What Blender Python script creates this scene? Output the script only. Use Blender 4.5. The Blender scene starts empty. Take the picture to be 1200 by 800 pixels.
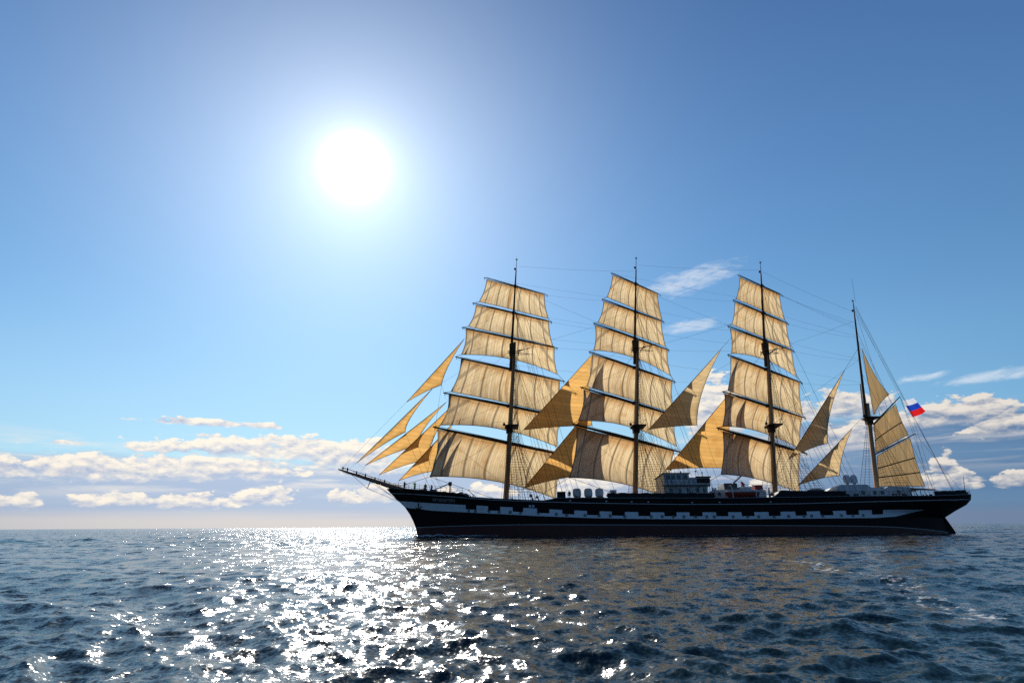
import bpy, math, random
import numpy as np
from mathutils import Vector, Matrix
R = math.radians
random.seed(4)
scn = bpy.context.scene
col = scn.collection

# ------------------------------------------------------------------ camera, sun, sky, exposure
SUN_AZ, SUN_EL = -15.6, 30.7          # degrees right of the view axis, above the horizon
CAM_H, PITCH, ROLL = 1.8, 16.197, 0.344
cd = bpy.data.cameras.new('camera'); cam = bpy.data.objects.new('camera', cd); col.objects.link(cam)
cd.sensor_width = 36; cd.lens = 745/1200*36; cd.clip_start = 0.1; cd.clip_end = 100000
_p, _r = R(PITCH), R(ROLL)
_f = Vector((0, math.cos(_p), math.sin(_p))); _u0 = Vector((0, -math.sin(_p), math.cos(_p))); _r0 = Vector((1, 0, 0))
_rt = _r0*math.cos(_r) - _u0*math.sin(_r); _up = _r0*math.sin(_r) + _u0*math.cos(_r)
cam.matrix_world = Matrix(((_rt.x, _up.x, -_f.x, 0), (_rt.y, _up.y, -_f.y, 0), (_rt.z, _up.z, -_f.z, CAM_H), (0, 0, 0, 1)))
scn.camera = cam

sl = bpy.data.lights.new('sun', 'SUN'); sun = bpy.data.objects.new('sun', sl); col.objects.link(sun)
sl.energy = 5.0; sl.angle = R(0.53); sl.color = (1.0, 0.93, 0.82)
SDIR = Vector((math.sin(R(SUN_AZ))*math.cos(R(SUN_EL)), math.cos(R(SUN_AZ))*math.cos(R(SUN_EL)), math.sin(R(SUN_EL))))
sun.rotation_euler = (-SDIR).to_track_quat('-Z', 'Y').to_euler()
sun.location = SDIR*300

scn.cycles.use_denoising = False
scn.view_settings.view_transform = 'Standard'; scn.view_settings.look = 'None'
scn.view_settings.exposure = 0.6; scn.view_settings.gamma = 1; scn.view_settings.use_curve_mapping = False

class S:
    """a socket with arithmetic, so that shader maths can be written as expressions"""
    nt = None
    def __init__(s, sock): s.s = sock
    @staticmethod
    def m(op, *a, clamp=False):
        n = S.nt.nodes.new('ShaderNodeMath'); n.operation = op; n.use_clamp = clamp
        for i, x in enumerate(a):
            if isinstance(x, S): S.nt.links.new(x.s, n.inputs[i])
            else: n.inputs[i].default_value = x
        return S(n.outputs[0])
    def __add__(a, b): return S.m('ADD', a, b)
    __radd__ = __add__
    def __mul__(a, b): return S.m('MULTIPLY', a, b)
    __rmul__ = __mul__
    def __sub__(a, b): return S.m('SUBTRACT', a, b)
    def __rsub__(a, b): return S.m('SUBTRACT', b, a)
    def __truediv__(a, b): return S.m('DIVIDE', a, b)
    def mx(a, b): return S.m('MAXIMUM', a, b)
    def mn(a, b): return S.m('MINIMUM', a, b)
    def pw(a, b): return S.m('POWER', a, b)
    def ab(a): return S.m('ABSOLUTE', a)
    def sat(a): return S.m('ADD', a, 0.0, clamp=True)
def step(x, a, b):                     # smooth ramp from 0 at a to 1 at b
    n = S.nt.nodes.new('ShaderNodeMapRange'); n.interpolation_type = 'SMOOTHSTEP'; n.clamp = True
    S.nt.links.new(x.s, n.inputs[0])
    if a > b: n.inputs[1].default_value, n.inputs[2].default_value, n.inputs[3].default_value, n.inputs[4].default_value = b, a, 1, 0
    else: n.inputs[1].default_value, n.inputs[2].default_value = a, b
    return S(n.outputs[0])
def mixc(fac, a, b):
    n = S.nt.nodes.new('ShaderNodeMix'); n.data_type = 'RGBA'
    for sk, x in ((n.inputs[0], fac), (n.inputs[6], a), (n.inputs[7], b)):
        if isinstance(x, S): S.nt.links.new(x.s, sk)
        elif isinstance(x, (int, float)): sk.default_value = x
        else: sk.default_value = (*x, 1)
    return S(n.outputs[2])
def noise(vec, scale=1, detail=6, rough=.55, dim='3D', dist=0):
    n = S.nt.nodes.new('ShaderNodeTexNoise'); n.noise_dimensions = dim
    if vec is not None: S.nt.links.new(vec.s, n.inputs['Vector'])
    n.inputs['Scale'].default_value = scale; n.inputs['Detail'].default_value = detail
    n.inputs['Roughness'].default_value = rough; n.inputs['Distortion'].default_value = dist
    return S(n.outputs['Fac']), S(n.outputs['Color'])
def comb(x, y, z):
    n = S.nt.nodes.new('ShaderNodeCombineXYZ')
    for i, v in enumerate((x, y, z)):
        if isinstance(v, S): S.nt.links.new(v.s, n.inputs[i])
        else: n.inputs[i].default_value = v
    return S(n.outputs[0])
def vmath(op, a, b=None, scale=None):
    n = S.nt.nodes.new('ShaderNodeVectorMath'); n.operation = op
    for i, v in enumerate((a, b)):
        if isinstance(v, S): S.nt.links.new(v.s, n.inputs[i])
        elif v is not None: n.inputs[i].default_value = v
    if scale is not None:
        if isinstance(scale, S): S.nt.links.new(scale.s, n.inputs['Scale'])
        else: n.inputs['Scale'].default_value = scale
    return S(n.outputs['Value' if op in ('DOT_PRODUCT', 'LENGTH') else 'Vector'])

DATA = {'cirrus': [(16.52, 20.73, 4.06, 0.81), (16.32, 16.82, 2.34, 0.44), (37.82, 10.23, 3.06, 0.36), (33.39, 10.7, 1.61, 0.25)],
 'cumulus': [(-33.79, 4.31, 6.75, 0.86), (-24.89, 4.64, 5.86, 0.94), (-20.85, 6.22, 8.03, 0.91), (-13.5, 5.77, 4.39, 1.31), (-26.25, 8.17, 3.85, 0.27), (-21.24, 8.17, 1.15, 0.25),
             (-34.86, 6.11, 1.26, 0.18), (-25.5, 7.19, 0.88, 0.2), (-37.25, 1.82, 1.35, 0.46), (-31.57, 2.03, 2.1, 0.56), (-26.4, 1.84, 3.07, 0.52), (-21.13, 2.36, 2.51, 0.61),
             (-14.36, 2.4, 1.2, 0.57), (-11.88, 2.56, 1.58, 0.64), (-3.07, 2.92, 2.62, 0.65), (6.66, 3.57, 4.77, 1.1), (17.94, 9.12, 1.81, 2.9), (21.74, 3.25, 1.41, 1.02),
             (27.53, 8.93, 3.82, 0.94), (28.15, 6.86, 3.01, 0.86), (34.82, 7.85, 4.2, 1.05), (38.7, 6.96, 2.7, 1.05), (33.83, 4.12, 0.77, 0.86), (33.5, 3.09, 2.04, 0.55),
             (35.13, 2.66, 0.7, 0.24), (37.58, 2.91, 1.11, 0.52), (11.91, 5.37, 4.28, 1.02)],
 'jig': {'boom': [(-46.86, -0.12, 8.38), (-59.18, -2.59, 8.41)],
         'flag': [(-56.48, -1.66, 25.98), (-59.29, -2.2, 26.69), (-61.69, -2.74, 24.07), (-57.98, -2.03, 22.63)],
         'gaff_l': [(-47.63, -0.14, 14.85), (-57.64, -2.04, 19.24)],
         'gaff_u': [(-48.46, -0.17, 20.66), (-56.1, -1.57, 26.74)],
         'sp_l': [(-47.8, -0.18, 14.45), (-56.2, -1.77, 18.37), (-57.03, -2.14, 9.01), (-46.75, -0.1, 8.71)],
         'sp_u': [(-48.52, -0.19, 20.49), (-54.65, -1.31, 25.09), (-56.02, -1.72, 18.99), (-47.67, -0.14, 15.1)],
         'topsail': [(-49.62, -0.05, 36.59), (-53.67, -1.07, 27.05), (-49.02, -0.24, 22.57)]},
 'levels': {'fore': (20.16, 35.39), 'jig': (21.81, 28.85), 'main': (20.14, 36.21), 'miz': (20.29, 35.75)},
 'masts': {'fore': ((23.67, -0.0, 3.5), (20.38, 0.0, 56.54)),
           'jig': ((-45.7, 0.0, 3.5), (-50.53, 0.0, 47.23)),
           'main': ((-0.04, 0.0, 3.5), (-5.3, -0.0, 57.09)),
           'miz': ((-26.19, -0.0, 3.5), (-32.2, 0.0, 56.29))},
 'sails': {'fore': [((27.23, 3.14, 50.13), (14.86, -4.08, 50.41), (28.74, 3.5, 44.93), (14.16, -4.53, 44.87), 0.32),
                    ((29.32, 3.87, 43.99), (14.08, -4.51, 44.46), (30.83, 4.43, 39.1), (13.21, -5.2, 38.78), 0.32),
                    ((31.23, 4.7, 38.44), (12.94, -5.3, 38.63), (31.98, 5.79, 32.67), (12.34, -6.96, 33.22), 1.44),
                    ((31.96, 5.83, 31.79), (11.92, -7.17, 31.88), (33.63, 7.08, 24.97), (11.34, -8.55, 24.72), 0.32),
                    ((33.98, 7.39, 24.22), (11.55, -8.34, 24.39), (35.04, 10.28, 17.8), (12.62, -10.35, 18.61), 1.6),
                    ((35.49, 10.76, 16.92), (10.91, -11.85, 17.6), (36.49, 11.61, 8.63), (13.32, -9.7, 8.08), 1.44)],
           'main': [((1.48, 4.08, 50.92), (-10.01, -4.94, 51.21), (3.01, 4.31, 45.75), (-10.56, -5.46, 45.02), 0.32),
                    ((3.9, 5.02, 44.45), (-10.29, -5.2, 44.8), (5.57, 6.09, 39.4), (-11.16, -6.73, 39.48), 0.32),
                    ((6.21, 6.64, 38.53), (-11.42, -6.86, 38.95), (6.96, 7.29, 33.04), (-12.05, -8.57, 33.55), 1.6),
                    ((7.31, 7.65, 32.13), (-12.35, -8.76, 32.46), (8.81, 8.37, 25.57), (-12.01, -9.23, 25.46), 0.32),
                    ((9.49, 9.02, 24.7), (-12.27, -9.38, 24.95), (10.96, 10.21, 18.57), (-12.33, -10.75, 18.74), 1.76),
                    ((11.29, 10.58, 17.32), (-11.43, -9.87, 17.57), (13.25, 12.28, 8.29), (-8.52, -7.32, 7.8), 1.12)],
           'miz': [((-24.88, 3.93, 50.62), (-36.76, -4.31, 50.88), (-23.16, 4.64, 45.38), (-37.4, -5.42, 45.24), 0.32),
                   ((-22.46, 5.2, 44.34), (-37.78, -5.63, 44.73), (-21.01, 5.56, 39.32), (-38.11, -6.33, 39.03), 0.32),
                   ((-20.32, 6.1, 38.17), (-38.24, -6.36, 38.64), (-19.63, 6.62, 32.78), (-39.28, -8.33, 33.23), 1.6),
                   ((-19.21, 7.0, 31.94), (-39.67, -8.57, 32.25), (-17.47, 7.59, 25.03), (-39.39, -9.04, 25.03), 0.32),
                   ((-16.53, 8.36, 24.21), (-38.92, -8.62, 24.55), (-14.76, 9.77, 17.67), (-37.39, -8.81, 17.72), 1.44),
                   ((-14.67, 9.91, 16.78), (-37.17, -8.56, 17.14), (-12.81, 11.38, 8.93), (-34.41, -6.36, 8.53), 0.96)]},
 'tri': [('jib', (31.73, -0.0, 38.3), (42.6, 0.0, 25.07), (36.08, -1.5, 29.03), 0.18, 0.12), ('jib', (37.68, 0.0, 27.84), (51.18, 0.0, 13.36), (42.71, -1.5, 19.55), 0.2, 0.2),
         ('jib', (34.94, 0.0, 25.07), (49.57, 0.0, 12.88), (40.17, -1.7, 16.94), 0.2, 0.2), ('jib', (33.29, 0.0, 24.9), (46.86, 0.0, 11.14), (38.14, -2.0, 14.38), 0.15, 0.15),
         ('jib', (33.04, 0.0, 21.5), (43.21, 0.0, 10.03), (37.27, -2.2, 12.15), 0.12, 0.12), ('staysail', (5.99, 0.0, 35.07), (20.07, 0.0, 19.57), (6.34, -3.0, 21.18), 0.03, 0.04),
         ('staysail', (7.32, 0.0, 23.54), (20.16, 0.0, 8.62), (7.31, -3.5, 11.49), 0.07, 0.05),
         ('staysail', (-20.52, -0.0, 36.46), (-4.01, 0.0, 19.63), (-14.57, -3.0, 21.25), 0.03, 0.12),
         ('staysail', (-21.22, 0.0, 27.38), (-6.54, 0.0, 11.92), (-20.58, -3.5, 12.8), 0.03, 0.04),
         ('staysail', (-45.05, 0.0, 31.92), (-30.32, 0.0, 13.8), (-40.27, -3.0, 17.61), 0.06, 0.14),
         ('staysail', (-43.98, 0.0, 19.87), (-31.24, 0.0, 8.9), (-41.26, -3.0, 11.24), 0.06, 0.08)],
 'yards': {'fore': [((27.84, 3.78, 50.28), (14.11, -4.22, 50.28)), ((30.07, 4.57, 44.12), (13.35, -4.63, 44.12)), ((32.03, 5.42, 38.48), (12.21, -5.41, 38.48)),
                    ((33.03, 6.83, 31.84), (10.8, -7.6, 31.84)), ((34.93, 8.35, 24.32), (10.05, -9.08, 24.32)), ((36.22, 11.77, 17.11), (10.63, -11.77, 17.11))],
           'main': [((2.05, 4.84, 51.0), (-10.66, -5.13, 51.0)), ((4.43, 5.71, 44.58), (-10.96, -5.38, 44.58)), ((6.72, 7.35, 38.66), (-11.86, -6.88, 38.66)),
                    ((8.09, 8.62, 32.26), (-13.04, -9.01, 32.26)), ((10.23, 9.97, 24.88), (-13.56, -10.14, 24.88)), ((12.16, 11.7, 17.64), (-13.1, -11.03, 17.64))],
           'miz': [((-24.17, 4.73, 50.78), (-37.5, -4.52, 50.78)), ((-21.75, 6.01, 44.42), (-38.19, -5.61, 44.42)), ((-19.54, 6.95, 38.34), (-38.64, -6.33, 38.34)),
                   ((-18.28, 8.02, 31.98), (-40.52, -8.9, 31.98)), ((-15.88, 9.17, 24.36), (-39.77, -8.95, 24.36)), ((-13.08, 11.54, 16.98), (-39.19, -9.9, 16.98))]}}


def make_sky():
    w = bpy.data.worlds.new('World'); scn.world = w; w.use_nodes = True
    nt = w.node_tree; nt.nodes.clear(); S.nt = nt
    out = nt.nodes.new('ShaderNodeOutputWorld'); bg = nt.nodes.new('ShaderNodeBackground')
    st = 0.06; gain = 2**scn.view_settings.exposure; bg.inputs['Strength'].default_value = st
    sky = nt.nodes.new('ShaderNodeTexSky'); sky.sky_type = 'NISHITA'; sky.sun_disc = False
    sky.sun_elevation = R(SUN_EL); sky.sun_rotation = R(SUN_AZ)
    sky.air_density = 1.0; sky.dust_density = 0.15; sky.ozone_density = 2.2; sky.altitude = 0
    tc = nt.nodes.new('ShaderNodeTexCoord'); d = S(tc.outputs['Generated'])
    sp = nt.nodes.new('ShaderNodeSeparateXYZ'); nt.links.new(d.s, sp.inputs[0])
    x, y, z = (S(sp.outputs[i]) for i in range(3))
    az = S.m('ARCTAN2', x, y)*57.29578
    el = S.m('ARCSINE', z)*57.29578
    base = S(sky.outputs[0])
    # sun disc with its lens bloom and veiling glare, painted into the sky colour
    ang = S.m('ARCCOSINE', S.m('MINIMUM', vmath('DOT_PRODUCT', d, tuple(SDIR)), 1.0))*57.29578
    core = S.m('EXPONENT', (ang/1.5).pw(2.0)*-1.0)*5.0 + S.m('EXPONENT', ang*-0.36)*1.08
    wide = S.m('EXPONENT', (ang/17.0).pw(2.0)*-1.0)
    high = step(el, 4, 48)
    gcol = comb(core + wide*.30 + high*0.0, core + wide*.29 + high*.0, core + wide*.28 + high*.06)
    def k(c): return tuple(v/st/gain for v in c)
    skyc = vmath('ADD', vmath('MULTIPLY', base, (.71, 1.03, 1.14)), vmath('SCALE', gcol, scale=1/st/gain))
    near = step(ang, 58, 24)                                        # 1 close to the sun, 0 far from it
    skyc = vmath('SCALE', skyc, scale=1.0 - step(el, 24, 54)*.20)
    skyc = mixc(step(el, 20, 2)*.50, skyc, mixc(near, k((.15, .33, .60)), k((.52, .68, .82))))
    # low deck of haze and stratus along the horizon
    wob, _ = noise(comb(az*0.07, el*0.25, 3.1), 1, 6, .6)
    streak, _ = noise(comb(az*0.03, el*0.9, 9.0), 1, 4, .5)
    rise = step(az, 8, 26)*2.6                                           # the deck stands higher away from the sun
    deck = step(el - rise + (wob - .5)*3.4, 5.9, 4.4)
    deckc = mixc(near, k((0.105, 0.205, 0.375)), k((0.47, 0.56, 0.75)))
    c = mixc((deck*(0.90 + (streak - .5)*0.35)).sat(), skyc, deckc)
    horc = mixc(near, k((0.17, 0.23, 0.35)), k((0.83, 0.76, 0.70)))
    c = mixc((step(el + (streak - .5)*1.6, 1.9, 0.3)*0.85).sat(), c, horc)
    # torn sheets of thin cloud in layers above the deck
    v1, _ = noise(comb(az*0.10, el*0.95, 21.0), 1, 8, .62, dist=.3)
    veil = step(v1, .47, .66)*step(el - rise*.6, 1.6, 3.6)*step(el - rise*.6, 7.6, 5.2)
    c = mixc(veil*.72, c, mixc(near, k((0.58, 0.58, 0.60)), k((0.93, 0.88, 0.82))))
    # cumulus banks: soft bumps at their bearings, broken up by noise
    n1, _ = noise(comb(az*0.50, el*1.15, 1.7), 1, 10, .60, dist=.12)
    n2, _ = noise(comb(az*0.50 + (-.12), el*1.15 + 0.40, 1.7), 1, 6, .60, dist=.12)
    body = None
    for (a, e, sa, se) in DATA['cumulus']:
        dx = (az - a)/(sa*1.25); up = (el - e + se*.35)
        dy = S.m('MAXIMUM', up/(se*1.75), up*(-1.0/(se*1.0)))
        b = 1.0 - (dx*dx + dy*dy) - S.m('MAXIMUM', up*(-.5/se), 0.0)
        r_ = up*(1.0/se)
        if body is None: body, rel = b, r_
        else:
            win = S.m('GREATER_THAN', b, body); rel = rel + (r_ - rel)*win; body = body.mx(b)
    body = body.mx(-1.4)
    dens = body*0.74 - .04 + (n1 - .5)*3.3
    m = step(dens, 0.0, 0.22)*step(rel + (n1 - .5)*2.2, -1.0, .15)
    lit = (0.40 + (n1 - n2)*3.6 - step(dens, .35, 1.4)*.35 + step(rel + (n1 - .5)*1.5, -.6, 1.2)*.42).sat()
    ccol = mixc(lit, mixc(near, k((0.15, 0.235, 0.39)), k((0.50, 0.57, 0.73))), mixc(near, k((0.80, 0.74, 0.67)), k((1.05, 0.96, 0.82))))
    c = mixc(m*0.97, c, ccol)
    # thin high cloud
    ci = None
    for i, (a, e, sa, se) in enumerate(DATA['cirrus']):
        t = 0.20 if i == 0 else 0.05
        dx = (az - a)/(sa*1.3); dy = (el - e - (az - a)*t)/(se*1.5)
        b = 1.0 - (dx*dx + dy*dy); ci = b if ci is None else ci.mx(b)
    nc, _ = noise(comb(az*0.5 + el*0.8, el*1.9 - az*.35, 5.0), 1, 7, .6, dist=.4)
    c = mixc((step(ci.mx(-1.0)*.55 + (nc - .5)*1.5, 0.0, 0.75)*0.55).sat(), c, k((0.85, 0.88, 0.92)))
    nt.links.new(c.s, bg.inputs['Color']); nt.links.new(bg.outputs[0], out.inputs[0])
make_sky()

# ------------------------------------------------------------------ helpers
def mat(name, color, rough=.6, metal=0, spec=.5):
    m = bpy.data.materials.new(name); m.use_nodes = True; S.nt = m.node_tree
    b = m.node_tree.nodes['Principled BSDF']
    b.inputs['Base Color'].default_value = (*color, 1); b.inputs['Roughness'].default_value = rough; b.inputs['Metallic'].default_value = metal
    b.inputs['Specular IOR Level'].default_value = spec
    return m
def wear(m, dark, scale=1.2, lo=.45, hi=.7, stretch=(1, 1, 1), amount=.7):
    """weathering: patches of a second colour"""
    S.nt = m.node_tree; b = m.node_tree.nodes['Principled BSDF']
    tc = m.node_tree.nodes.new('ShaderNodeTexCoord'); v = vmath('MULTIPLY', S(tc.outputs['Object']), stretch)
    f, _ = noise(v, scale, 7, .65)
    c = mixc(step(f, lo, hi)*amount, tuple(b.inputs['Base Color'].default_value)[:3], dark)
    m.node_tree.links.new(c.s, b.inputs['Base Color'])
    bp = m.node_tree.nodes.new('ShaderNodeBump'); bp.inputs['Strength'].default_value = .25; bp.inputs['Distance'].default_value = .03
    m.node_tree.links.new(f.s, bp.inputs['Height']); m.node_tree.links.new(bp.outputs[0], b.inputs['Normal'])
    return m
M = {}
M['black'] = wear(mat('hull black paint', (.0075, .0065, .007), .6, spec=.05), (.020, .011, .008), .5, .5, .75, (1, 1, .25))
M['red'] = wear(mat('antifouling red', (.055, .014, .012), .6, spec=.2), (.02, .013, .012), .6, .4, .7, (1, 1, .4))
M['white'] = wear(mat('hull white paint', (.47, .50, .55), .55, spec=.15), (.30, .28, .27), .7, .5, .8, (1, 1, .3), .7)
M['line'] = mat('pale trim paint', (.32, .32, .34), .5, spec=.25)
M['port'] = mat('gunport black', (.007, .007, .008), .8, spec=.05)
M['boot'] = mat('boot top stripe', (.17, .17, .18), .6, spec=.15)
M['glass'] = mat('dark glass', (.01, .012, .015), .08)
M['mast'] = wear(mat('ochre mast paint', (.30, .15, .05), .5), (.13, .065, .03), 1.0, .4, .7, (1, 1, .15))
M['spar'] = wear(mat('weathered spar paint', (.075, .042, .022), .7, spec=.05), (.03, .02, .015), 1.0, .4, .7)
M['rope'] = mat('tarred rope', (.03, .024, .018), .8, spec=.1)
M['deck'] = wear(mat('teak deck', (.26, .18, .10), .7), (.16, .11, .07), 2, .4, .7, (.2, 2, 1))
M['house'] = wear(mat('deckhouse white', (.42, .43, .45), .5, spec=.25), (.24, .19, .15), .8, .5, .8, (1, 1, .4), .6)
M['grey'] = wear(mat('grey paint', (.12, .135, .15), .55, spec=.25), (.12, .12, .12), 1.1, .45, .7)
M['orange'] = wear(mat('lifeboat red', (.26, .022, .012), .5, spec=.25), (.14, .02, .014), 1.3, .5, .8)
M['canopy'] = wear(mat('canvas cover', (.26, .31, .31), .85), (.16, .19, .19), 1.6, .4, .7)
M['dark'] = mat('dark ironwork', (.018, .016, .016), .6, spec=.2)
M['netting'] = wear(mat('dark rail canvas', (.018, .018, .021), .9, spec=.1), (.015, .015, .018), 2.5, .4, .6)
M['skin'] = mat('skin', (.45, .27, .19), .55)
M['navy'] = mat('navy cloth', (.02, .028, .06), .85)
M['jacket_red'] = mat('red cloth', (.40, .03, .025), .85)
M['hivis'] = mat('yellow green cloth', (.55, .70, .05), .8)
M['khaki'] = mat('khaki cloth', (.20, .17, .11), .85)
M['hair'] = mat('hair', (.03, .02, .014), .7)
M['pale'] = mat('pale cloth', (.55, .55, .55), .85)
M['bronze'] = mat('oiled bowsprit wood', (.20, .10, .06), .5)

def cloth(name, thin, thick, seam, stain, bands):
    m = bpy.data.materials.new(name); m.use_nodes = True; nt = m.node_tree; nt.nodes.clear(); S.nt = nt
    out = nt.nodes.new('ShaderNodeOutputMaterial')
    uv = nt.nodes.new('ShaderNodeUVMap'); uv.uv_map = 'metres'; un = nt.nodes.new('ShaderNodeUVMap'); un.uv_map = 'across'
    s1 = nt.nodes.new('ShaderNodeSeparateXYZ'); nt.links.new(uv.outputs[0], s1.inputs[0]); X, Z = S(s1.outputs[0]), S(s1.outputs[1])
    s2 = nt.nodes.new('ShaderNodeSeparateXYZ'); nt.links.new(un.outputs[0], s2.inputs[0]); a, t = S(s2.outputs[0]), S(s2.outputs[1])
    oi = nt.nodes.new('ShaderNodeObjectInfo'); rnd = S(oi.outputs['Random'])
    sm = step((S.m('FRACT', X/seam) - .5).ab(), .42, .49)
    nz, _ = noise(comb(X*.35 + rnd*40.0, Z*.14, rnd*9.0), 1, 5, .6) if bands else noise(comb(X*.25, Z*.25, rnd*9.0), 1, 6, .6)       # runs down the cloth
    nb, _ = noise(comb(X*.5, Z*.5, rnd*31.0), 1, 8, .62)
    st = (step(nz, .50, .80)*.55 + step(nb, .46, .75)*.50 + (rnd - .4)*.25).sat()
    cl = S.m('FLOOR', X/seam); wn = nt.nodes.new('ShaderNodeTexWhiteNoise'); wn.noise_dimensions = '1D'
    nt.links.new((cl + rnd*100.0).s, wn.inputs['W']); wv = S(wn.outputs[0])
    base = mixc(st, thin, stain)
    if bands:                                                            # rust and tar run down beside the mast
        run, _ = noise(comb(X*1.3, Z*.12, rnd*17.0), 1, 4, .6)
        base = mixc(step((a - .44).ab(), .13, .01)*step(run, .50, .68)*.85, base, (.40, .19, .05))
    if bands:
        base = mixc(step(t + (nb - .5)*.35, .26, .0)*.85, base, (.42, .21, .06))
    base = vmath('SCALE', base, scale=.86 + wv*.20)
    f = sm*.6
    if bands:                                                           # doubled strips of cloth for the buntlines, corners and edges
        bd = step((S.m('FRACT', a*bands) - .5).ab()*(1.0/bands), .0045, .0115)
        bd = 1.0 - bd
        c1 = 1.0 - step((a/.17 + t/.62 - 1.0).ab(), .10, .17)
        c2 = 1.0 - step(((1.0 - a)/.17 + t/.62 - 1.0).ab(), .10, .17)
        edge = step((a - .5).ab(), .482, .488).mx(step((t - .5).ab(), .455, .475)*.8)
        f = f.mx(bd*.80).mx(c1.mx(c2)*.55).mx(edge*.6)
    else:
        edge = step((a - .5).ab(), .47, .485)
        f = f.mx(edge*.5)
    trans = mixc(f, base, thick)
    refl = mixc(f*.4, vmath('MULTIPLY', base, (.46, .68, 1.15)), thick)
    df = nt.nodes.new('ShaderNodeBsdfDiffuse'); tr = nt.nodes.new('ShaderNodeBsdfTranslucent'); mx = nt.nodes.new('ShaderNodeMixShader')
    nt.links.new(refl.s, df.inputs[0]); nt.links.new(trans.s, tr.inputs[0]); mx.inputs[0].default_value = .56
    nt.links.new(df.outputs[0], mx.inputs[1]); nt.links.new(tr.outputs[0], mx.inputs[2]); nt.links.new(mx.outputs[0], out.inputs[0])
    return m
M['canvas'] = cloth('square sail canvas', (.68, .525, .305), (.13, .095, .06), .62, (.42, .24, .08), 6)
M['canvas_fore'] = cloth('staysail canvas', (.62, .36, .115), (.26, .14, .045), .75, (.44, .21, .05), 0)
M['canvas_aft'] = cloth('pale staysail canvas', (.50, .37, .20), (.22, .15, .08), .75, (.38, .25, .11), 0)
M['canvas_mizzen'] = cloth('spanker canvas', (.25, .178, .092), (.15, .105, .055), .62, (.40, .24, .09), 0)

class MB:
    def __init__(s): s.v = []; s.f = []; s.mi = []; s.ms = []
    def k(s, m):
        if m not in s.ms: s.ms.append(m)
        return s.ms.index(m)
    def face(s, pts, m):
        i = len(s.v); s.v += [tuple(p) for p in pts]; s.f.append(tuple(range(i, i+len(pts)))); s.mi.append(s.k(m))
    def grid(s, rows, m, closed=False):
        i0 = len(s.v); n = len(rows[0])
        for r in rows: s.v += [tuple(p) for p in r]
        for j in range(len(rows)-1):
            for i in range(n if closed else n-1):
                a = i0+j*n+i; b = i0+j*n+(i+1) % n
                s.f.append((a, b, b+n, a+n)); s.mi.append(s.k(m))
    def tube(s, pts, r, m, n=8, caps=True):
        pts = [Vector(p) for p in pts]; rr = r if isinstance(r, (list, tuple)) else [r]*len(pts)
        rows = []
        for i, p in enumerate(pts):
            d = (pts[min(i+1, len(pts)-1)] - pts[max(i-1, 0)]).normalized()
            u = d.cross(Vector((0, 0, 1)) if abs(d.z) < .9 else Vector((1, 0, 0))).normalized(); w = d.cross(u)
            rows.append([p + (u*math.cos(2*math.pi*k/n) + w*math.sin(2*math.pi*k/n))*rr[i] for k in range(n)])
        s.grid(rows, m, True)
        if caps: s.face(rows[0][::-1], m); s.face(rows[-1], m)
    def rope(s, a, b, r=.028, m=None, sag=0, n=3, seg=1):
        a, b = Vector(a), Vector(b); sg = max(seg, 6 if sag else 1)
        s.tube([a.lerp(b, i/sg) - Vector((0, 0, sag*4*(i/sg)*(1-i/sg))) for i in range(sg+1)], r, m or 'rope', n, False)
    def box(s, lo, hi, m, bev=0, top=None):
        x0, y0, z0 = lo; x1, y1, z1 = hi
        if bev:
            rings = []
            for (z, q) in ((z0, 0), (z1-bev, 0), (z1-bev*.3, bev*.3), (z1, bev)):
                a, b, c, d = x0+q, x1-q, y0+q, y1-q; e = bev*.5
                rings.append([(a+e, c, z), (b-e, c, z), (b, c+e, z), (b, d-e, z), (b-e, d, z), (a+e, d, z), (a, d-e, z), (a, c+e, z)])
            s.grid(rings, m, True); s.face(rings[-1], top or m); s.face(rings[0][::-1], m)
        else:
            p = [(x0, y0, z0), (x1, y0, z0), (x1, y1, z0), (x0, y1, z0), (x0, y0, z1), (x1, y0, z1), (x1, y1, z1), (x0, y1, z1)]
            for q in ((3, 2, 1, 0), (4, 5, 6, 7), (0, 1, 5, 4), (1, 2, 6, 5), (2, 3, 7, 6), (3, 0, 4, 7)): s.face([p[i] for i in q], m)
    def lathe(s, prof, c, m, n=20):
        rows = [[(c[0]+r*math.cos(2*math.pi*k/n), c[1]+r*math.sin(2*math.pi*k/n), c[2]+z) for k in range(n)] for r, z in prof]
        s.grid(rows, m, True); s.face(rows[-1], m)
    def build(s, name, parent=None, smooth=True, angle=35):
        me = bpy.data.meshes.new(name); me.from_pydata(s.v, [], s.f)
        for m in s.ms: me.materials.append(M[m])
        me.polygons.foreach_set('material_index', s.mi)
        me.validate(); me.update()
        if smooth: me.shade_smooth(); me.set_sharp_from_angle(angle=R(angle))
        o = bpy.data.objects.new(name, me); col.objects.link(o)
        if parent: o.parent = parent
        return o
def tag(o, label=None, cat=None, group=None, kind=None):
    for k, v in (('label', label), ('category', cat), ('group', group), ('kind', kind)):
        if v: o[k] = v
    return o
def interp(tab, x):
    t = sorted(tab); return float(np.interp(x, [p[0] for p in t], [p[1] for p in t]))

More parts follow.
